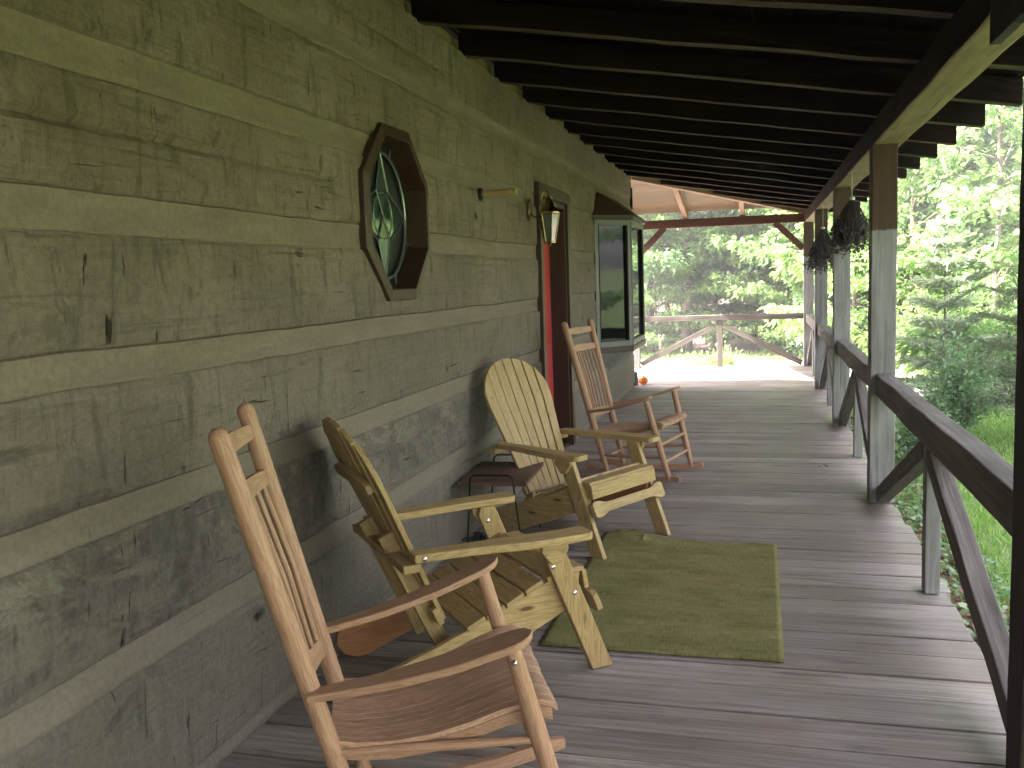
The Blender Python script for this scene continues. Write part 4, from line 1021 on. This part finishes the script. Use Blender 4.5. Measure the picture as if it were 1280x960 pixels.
spots = [
 (-1.11, 24.5, 1, 1, 0, 'nearest dense tree of those seen beside the bay window'),
 (-0.98, 29, 3, 1, 2, 'farthest tall open tree of those seen beside the bay window'),
 (-0.05, 24.3, 2, 1.0, 3.9, 'nearest low yellow-green sapling of those seen left of the end railing stud'),
 (-0.46, 33, 1, 1.1, 0.5, 'farthest dense tree of those seen left of the end railing stud'),
 (0.52, 25.5, 0, 1.05, 1.3, 'second nearest layered tree of those seen left of the end railing stud'),
 (1.13, 28.5, 1, 1, 3, 'second nearest dense tree of those seen right of the end railing stud'),
 (1.67, 24.6, 2, 1, 5, 'nearest low yellow-green sapling of those seen right of the end railing stud'),
 (2.04, 27, 0, 1.05, 2.2, 'second nearest layered tree of those seen beside the far corner post'),
 (1.43, 35, 3, 1.2, 1, 'farthest tall open tree of those seen right of the end railing stud'),
 (2.51, 24, 1, 0.9, 4.4, 'nearest dense tree of those seen beside the far corner post'),
 (2.95, 31, 3, 1.1, 0, 'farthest tall open tree of those seen beside the far corner post'),
 (3.13, 22.5, 0, 0.9, 1.7, 'second nearest layered tree of those seen between the grey porch posts'),
 (4.01, 29, 1, 1.1, 2, 'third nearest dense tree of those seen between the grey porch posts'),
 (3.61, 20.5, 2, 1, 0.4, 'nearest low yellow-green sapling of those seen between the grey porch posts'),
 (5.26, 36, 3, 1.3, 3, 'farthest tall open tree of those seen between the grey porch posts'),
 (5.17, 25, 1, 1.1, 0.9, 'second nearest dense tree of those seen just right of the broad pale post'),
 (4.47, 18.8, 0, 0.8, 2.5, 'nearest layered tree of those seen just right of the broad pale post'),
 (6.83, 33, 3, 1.3, 5, 'farthest tall open tree of those seen just right of the broad pale post'),
 (5.38, 21.5, 0, 1, 4, 'second nearest layered tree of those seen above the pale pine sapling'),
 (6.78, 27.5, 1, 1.15, 1.1, 'farthest dense tree of those seen above the pale pine sapling'),
 (5.22, 18, 2, 1.1, 3.3, 'nearest low yellow-green sapling of those seen above the pale pine sapling'),
 (8.78, 34, 3, 1.4, 0.2, 'farthest tall open tree of those seen against the dark near post'),
 (6.43, 22, 1, 1, 2.8, 'third nearest dense tree of those seen against the dark near post'),
 (5.43, 16.5, 0, 0.9, 5.1, 'nearest layered tree of those seen against the dark near post'),
 (6.36, 19, 1, 1.1, 0.7, 'second nearest dense tree of those seen against the dark near post'),
 (8.32, 28, 3, 1.2, 1.9, 'fourth nearest tall open tree of those seen against the dark near post'),
 (11.5, 13.5, 0, 1, 2, 'layered tree hidden beyond the dark near post'),
 (14.5, 19, 1, 1.1, 0.9, 'dense tree hidden beyond the dark near post'),
 (-4.5, 24, 1, 1, 4, 'dense tree hidden behind the bay window'),
 (-.9, 24.0, 2, .75, 2.7, 'small leafy sapling at the foot of the wood beside the bay window'), (1.9, 23.9, 2, .8, .3, 'small leafy sapling at the foot of the wood right of the end railing stud'), (3.2, 23.4, 2, .75, 1.9, 'small leafy sapling at the foot of the wood beside the far corner post'), (.2, 27.2, 2, 1.1, 5.1, 'leafy sapling deeper in the wood left of the end railing stud'), (2.2, 27.5, 2, 1.1, 3.1, 'leafy sapling deeper in the wood right of the end railing stud'),
 (13.5, 7, 1, 1, 1, 'dense tree on the lawn side, outside the photo'), (12, .5, 0, 1.2, 2, 'layered tree on the lawn side, outside the photo'), (14.5, -5, 3, 1.1, 4, 'tall open tree on the lawn side, outside the photo'), (9.5, -10, 1, 1, 3, 'dense tree behind the viewer, outside the photo'), (3.5, -14, 0, 1.1, 5, 'layered tree behind the viewer, outside the photo'), (-3, -15, 1, 1, 0, 'dense tree behind the viewer to the left, outside the photo'),  # unseen trees, added to dim the skylight and darken the pane reflection
]
first = {}
for i, (x, y, k_, sc, rz, lab) in enumerate(spots):
    z = ground_z(x, y)
    if k_ not in first:
        t = make_tree('broadleaf_tree' if k_ != 2 else 'leafy_sapling', protos[k_], pm[k_], lab, 'tree' if k_ != 2 else 'sapling', GT, (x, y, z)); first[k_] = t
    else:
        t = copy_tree(first[k_]); t.location = (x, y, z); tag(t, lab)
    t.rotation_euler = (0, 0, rz); t.scale = (sc, sc, sc*1.0)
# tall bare trunks seen between the leaves
def trunk_tree(x, y, r0, H, label):
    t = empty('tall_trunk', (x, y, ground_z(x, y)), 0, label, 'tree', 'tall bare trunks in the wood')
    mb = MB(); mb.rod([(0, 0, -.2), (.05, .02, H*.3), (.02, 0, H*.7), (.1, 0, H)], [r0, r0*.85, r0*.65, r0*.4], 12); mb.build('trunk', M['bark'], t, smooth=True)
    _, V, F = branchy(int(abs(x)*10)+5, H, 2.4, 10, 3500, .17, .05, .55); me = np_mesh('crown', V, F, [M['leafB']]); c = bpy.data.objects.new('crown', me); C.objects.link(c); c.parent = t
trunk_tree(-.15, 23.9, .13, 11, 'tall straight brown trunk rising left of the middle stud of the end railing')
trunk_tree(-.95, 27, .11, 12, 'thinner straight trunk nearest the bay window')
trunk_tree(7.9, 24.5, .16, 12, 'tall trunk half hidden by leaves to the right of the broad pale post')

# young white pine with whorled branches
def pine(seed, H, spread, whorls, mat_, nn, name, label, cat, loc, droop=.1, nl=.055, group=None):
    r_ = np.random.RandomState(seed); t = empty(name, loc, 0, label, cat, group); mb = MB(); mb.rod([(0, 0, -.1), (0.01, 0, H*.5), (0, .01, H)], [.022, .014, .003], 7); PP = []; DD = []
    for w_ in range(whorls):
        z = H*(.12+.86*w_/(whorls-1)); L = spread*(1-.80*w_/(whorls-1))
        for b in range(7):
            a = b*2*PI/7+w_*.5+r_.normal(0, .15); el = .12+.5*w_/whorls
            d = np.array([math.cos(a)*math.cos(el), math.sin(a)*math.cos(el), math.sin(el)]); p0 = np.array([0, 0, z]); LL = L*r_.uniform(.8, 1.15)
            p1 = p0+d*LL*.6; p2 = p0+d*LL+np.array([0, 0, -droop*LL]); mb.rod([p0, p1, p2], [.007, .005, .002], 4)
            m = int(nn*LL); tt = .1+.9*r_.rand(m); q = np.where(tt[:, None] < .6, p0+(p1-p0)*(tt[:, None]/.6), p1+(p2-p1)*((tt[:, None]-.6)/.4))
            sdv = np.array([-math.sin(a), math.cos(a), 0]); sw = r_.normal(0, .10, m)*LL*(1-tt*.5)
            q = q+sdv*sw[:, None]; PP.append(q); DD.append(d*.9+sdv*np.sign(sw)[:, None]*.6+r_.normal(0, .35, (m, 3)))
    P = np.concatenate(PP); D = np.concatenate(DD); V, F = leaves(P, D, nl, .05, r_, .1)
    mb.build('trunk', M['bark'], t); me = np_mesh('crown', V, F, [mat_]); c = bpy.data.objects.new('crown', me); C.objects.link(c); c.parent = t; return t
pine(5, 2.55, .72, 9, M['needle'], 1050, 'pine_sapling', 'pale young pine with star-like whorled branches, just right of the broad pale post', 'sapling', (4.22, 14.2, GZ), .05, .13)
pine(6, 3.6, 1.5, 12, M['hemlock'], 1500, 'hemlock_tree', 'dark feathery evergreen with drooping flat boughs, against the dark near post', 'tree', (4.75, 11.2, GZ), .35, .06)
def shrub(seed, loc, H, spread, n, leaf, mat_, label, group='shrubs beside the porch', name='shrub'):
    r_ = np.random.RandomState(seed); t = empty(name, loc, 0, label, 'shrub', group); mb = MB(); PP = []; DD = []; ns = 26
    for i in range(ns):
        a = r_.uniform(0, 2*PI); u = r_.rand()**.5; e = np.array([math.cos(a)*spread*u, math.sin(a)*spread*u, H*(1-.45*u*u)*r_.uniform(.7, 1.05)]); mid = e*.5*np.array([.6, .6, 1.1]); mb.rod([(0, 0, -.05), mid, e], [.008, .005, .002], 4)
        m = n//ns; tt = .25+.75*r_.rand(m)**.8; q = mid*(1-np.abs(2*tt-1))[:, None]*0+np.where(tt[:, None] < .5, mid*(tt[:, None]*2), mid+(e-mid)*(tt[:, None]*2-1)); o_ = r_.normal(0, .10*spread+.02, (m, 3)); PP.append(q+o_); DD.append(o_+np.array([0, 0, .03])+r_.normal(0, .03, (m, 3)))
    P = np.concatenate(PP); P[:, 2] = np.maximum(P[:, 2], .02); V, F = leaves(P, np.concatenate(DD), leaf, .28, r_, .1); mb.build('stems', M['bark'], t)
    me = np_mesh('foliage', V, F, [mat_]); c = bpy.data.objects.new('foliage', me); C.objects.link(c); c.parent = t; return t
shrub(21, (3.25, 9.6, GZ), .62, .42, 2600, .05, M['leafB'], 'low dark round shrub close to the deck, behind the broad pale post')
shrub(22, (3.75, 10.7, GZ), 1.35, .5, 4200, .05, M['leafB'], 'loose grey-green shrub in front of the pale pine sapling')
shrub(23, (4.6, 15.8, GZ), 1.9, 1.0, 5200, .08, M['leafC'], 'bright yellow-green bush beyond the gravel, right of the broad pale post')
shrub(24, (5.3, 14.8, GZ), 1.7, .9, 5000, .07, M['leafA'], 'fresh green bush next to the dark evergreen')
shrub(25, (.9, 18.0, GZ), .5, .7, 2200, .08, M['leafC'], 'low yellow-green bush in front of the gravel, under the end railing')
shrub(26, (2.7, 22.7, GZ), .9, .8, 2400, .08, M['leafB'], 'dark green bush beyond the gravel, right of the middle stud of the end railing')

# far-off wood: one mass
r_ = np.random.RandomState(77); PP = []
for i in range(46):
    a = r_.uniform(-1.0, 1.25); d = r_.uniform(48, 70); cx_, cy_ = math.sin(a)*d+2, math.cos(a)*d; n = 900
    q = r_.normal(0, 1, (n, 3)); q /= np.linalg.norm(q, axis=1)[:, None]; q *= (r_.uniform(.6, 1, n)[:, None]); rr = r_.uniform(3.5, 6); PP.append(q*np.array([rr, rr, rr*1.3])+np.array([cx_, cy_, ground_z(cx_, cy_)+r_.uniform(2, 9)]))
P = np.concatenate(PP); V, F = leaves(P, r_.normal(0, 1, P.shape), .75, .4, r_)
o = bpy.data.objects.new('distant_wood', np_mesh('distant_wood', V, F, [M['leafA']])); C.objects.link(o); tag(o, 'far-off mass of woodland behind the nearer trees', 'wood', kind='stuff')

# grass, ground cover, litter
def stuff(name, P, D, size, width, mat_, label, cat, seed, flat=.5):
    r_ = np.random.RandomState(seed); V, F = leaves(P, D, size, width, r_, 0, flat); o = bpy.data.objects.new(name, np_mesh(name, V, F, [mat_])); C.objects.link(o); return tag(o, label, cat, kind='stuff')
def pts(n, x0, x1, y0, y1, r_):
    P = np.stack([r_.uniform(x0, x1, n), r_.uniform(y0, y1, n), np.zeros(n)], 1); P[:, 2] = [ground_z(a, b)-.005 for a, b in P[:, :2]]; return P
r_ = np.random.RandomState(5); P = pts(80000, 2.8, 8.5, 2.5, 14, r_)
P = P[(P[:, 0]-2.8+r_.normal(0, .15, len(P))) > .12*np.sin(P[:, 1]*2.2)+.1]
D = r_.normal(0, .45, P.shape); D[:, 2] = 1; stuff('grass', P, D, .075, .06, M['grass'], 'mown green lawn to the right of the porch', 'grass', 6)
P = pts(20000, -8, 12, 15.6, 24, r_); D = r_.normal(0, .5, P.shape); D[:, 2] = 1
keep = np.array([min((x-px)**2+(y-py)**2-(wd*.8)**2 for px, py, wd in [(a[0]*(1-t)+b[0]*t, a[1]*(1-t)+b[1]*t, a[2]*.62) for a, b in zip(path, path[1:]) for t in (0, .2, .4, .6, .8)]) > 0 for x, y, _ in P]); stuff('rough_grass', P[keep], D[keep], .10, .07, M['grass'], 'rough grass beyond the end of the porch', 'grass', 8)
P = pts(4200, 2.5, 3.1, 2.5, 13, r_); P[:, 2] += .01; D = r_.normal(0, 1, P.shape); D[:, 2] *= .25; stuff('leaf_litter', P, D, .07, .34, M['litter'], 'brown fallen leaves along the edge of the deck', 'leaf litter', 9, 2.0)
P = pts(2600, 2.62, 3.15, 3.0, 12, r_); P[:, 2] += r_.uniform(.02, .09, len(P)); D = r_.normal(0, 1, P.shape); D[:, 2] = .3; stuff('ground_cover', P, D, .055, .36, M['weed'], 'small leafy ground cover between deck and lawn', 'ground cover', 10, 1.6)

# thin haze volume added to imitate bloom over the foliage
mb = MB(); mb.box((-75, -25, -2.5), (75, 85, 26), 0); hz_ = mb.build('haze')
hm = bpy.data.materials.new('bloom_haze'); hm.use_nodes = True; hn = hm.node_tree
for n_ in list(hn.nodes):
    if n_.type == 'BSDF_PRINCIPLED': hn.nodes.remove(n_)
pv = hn.nodes.new('ShaderNodeVolumePrincipled'); pv.inputs['Color'].default_value = (.97, .98, 1, 1); pv.inputs['Density'].default_value = .0042; pv.inputs['Anisotropy'].default_value = .2
hn.links.new(pv.outputs[0], [n_ for n_ in hn.nodes if n_.type == 'OUTPUT_MATERIAL'][0].inputs['Volume'])
hz_.data.materials.clear(); hz_.data.materials.append(hm); tag(hz_, 'thin bright humid air filling the wood', 'haze', kind='stuff')
S.cycles.volume_bounces = 0
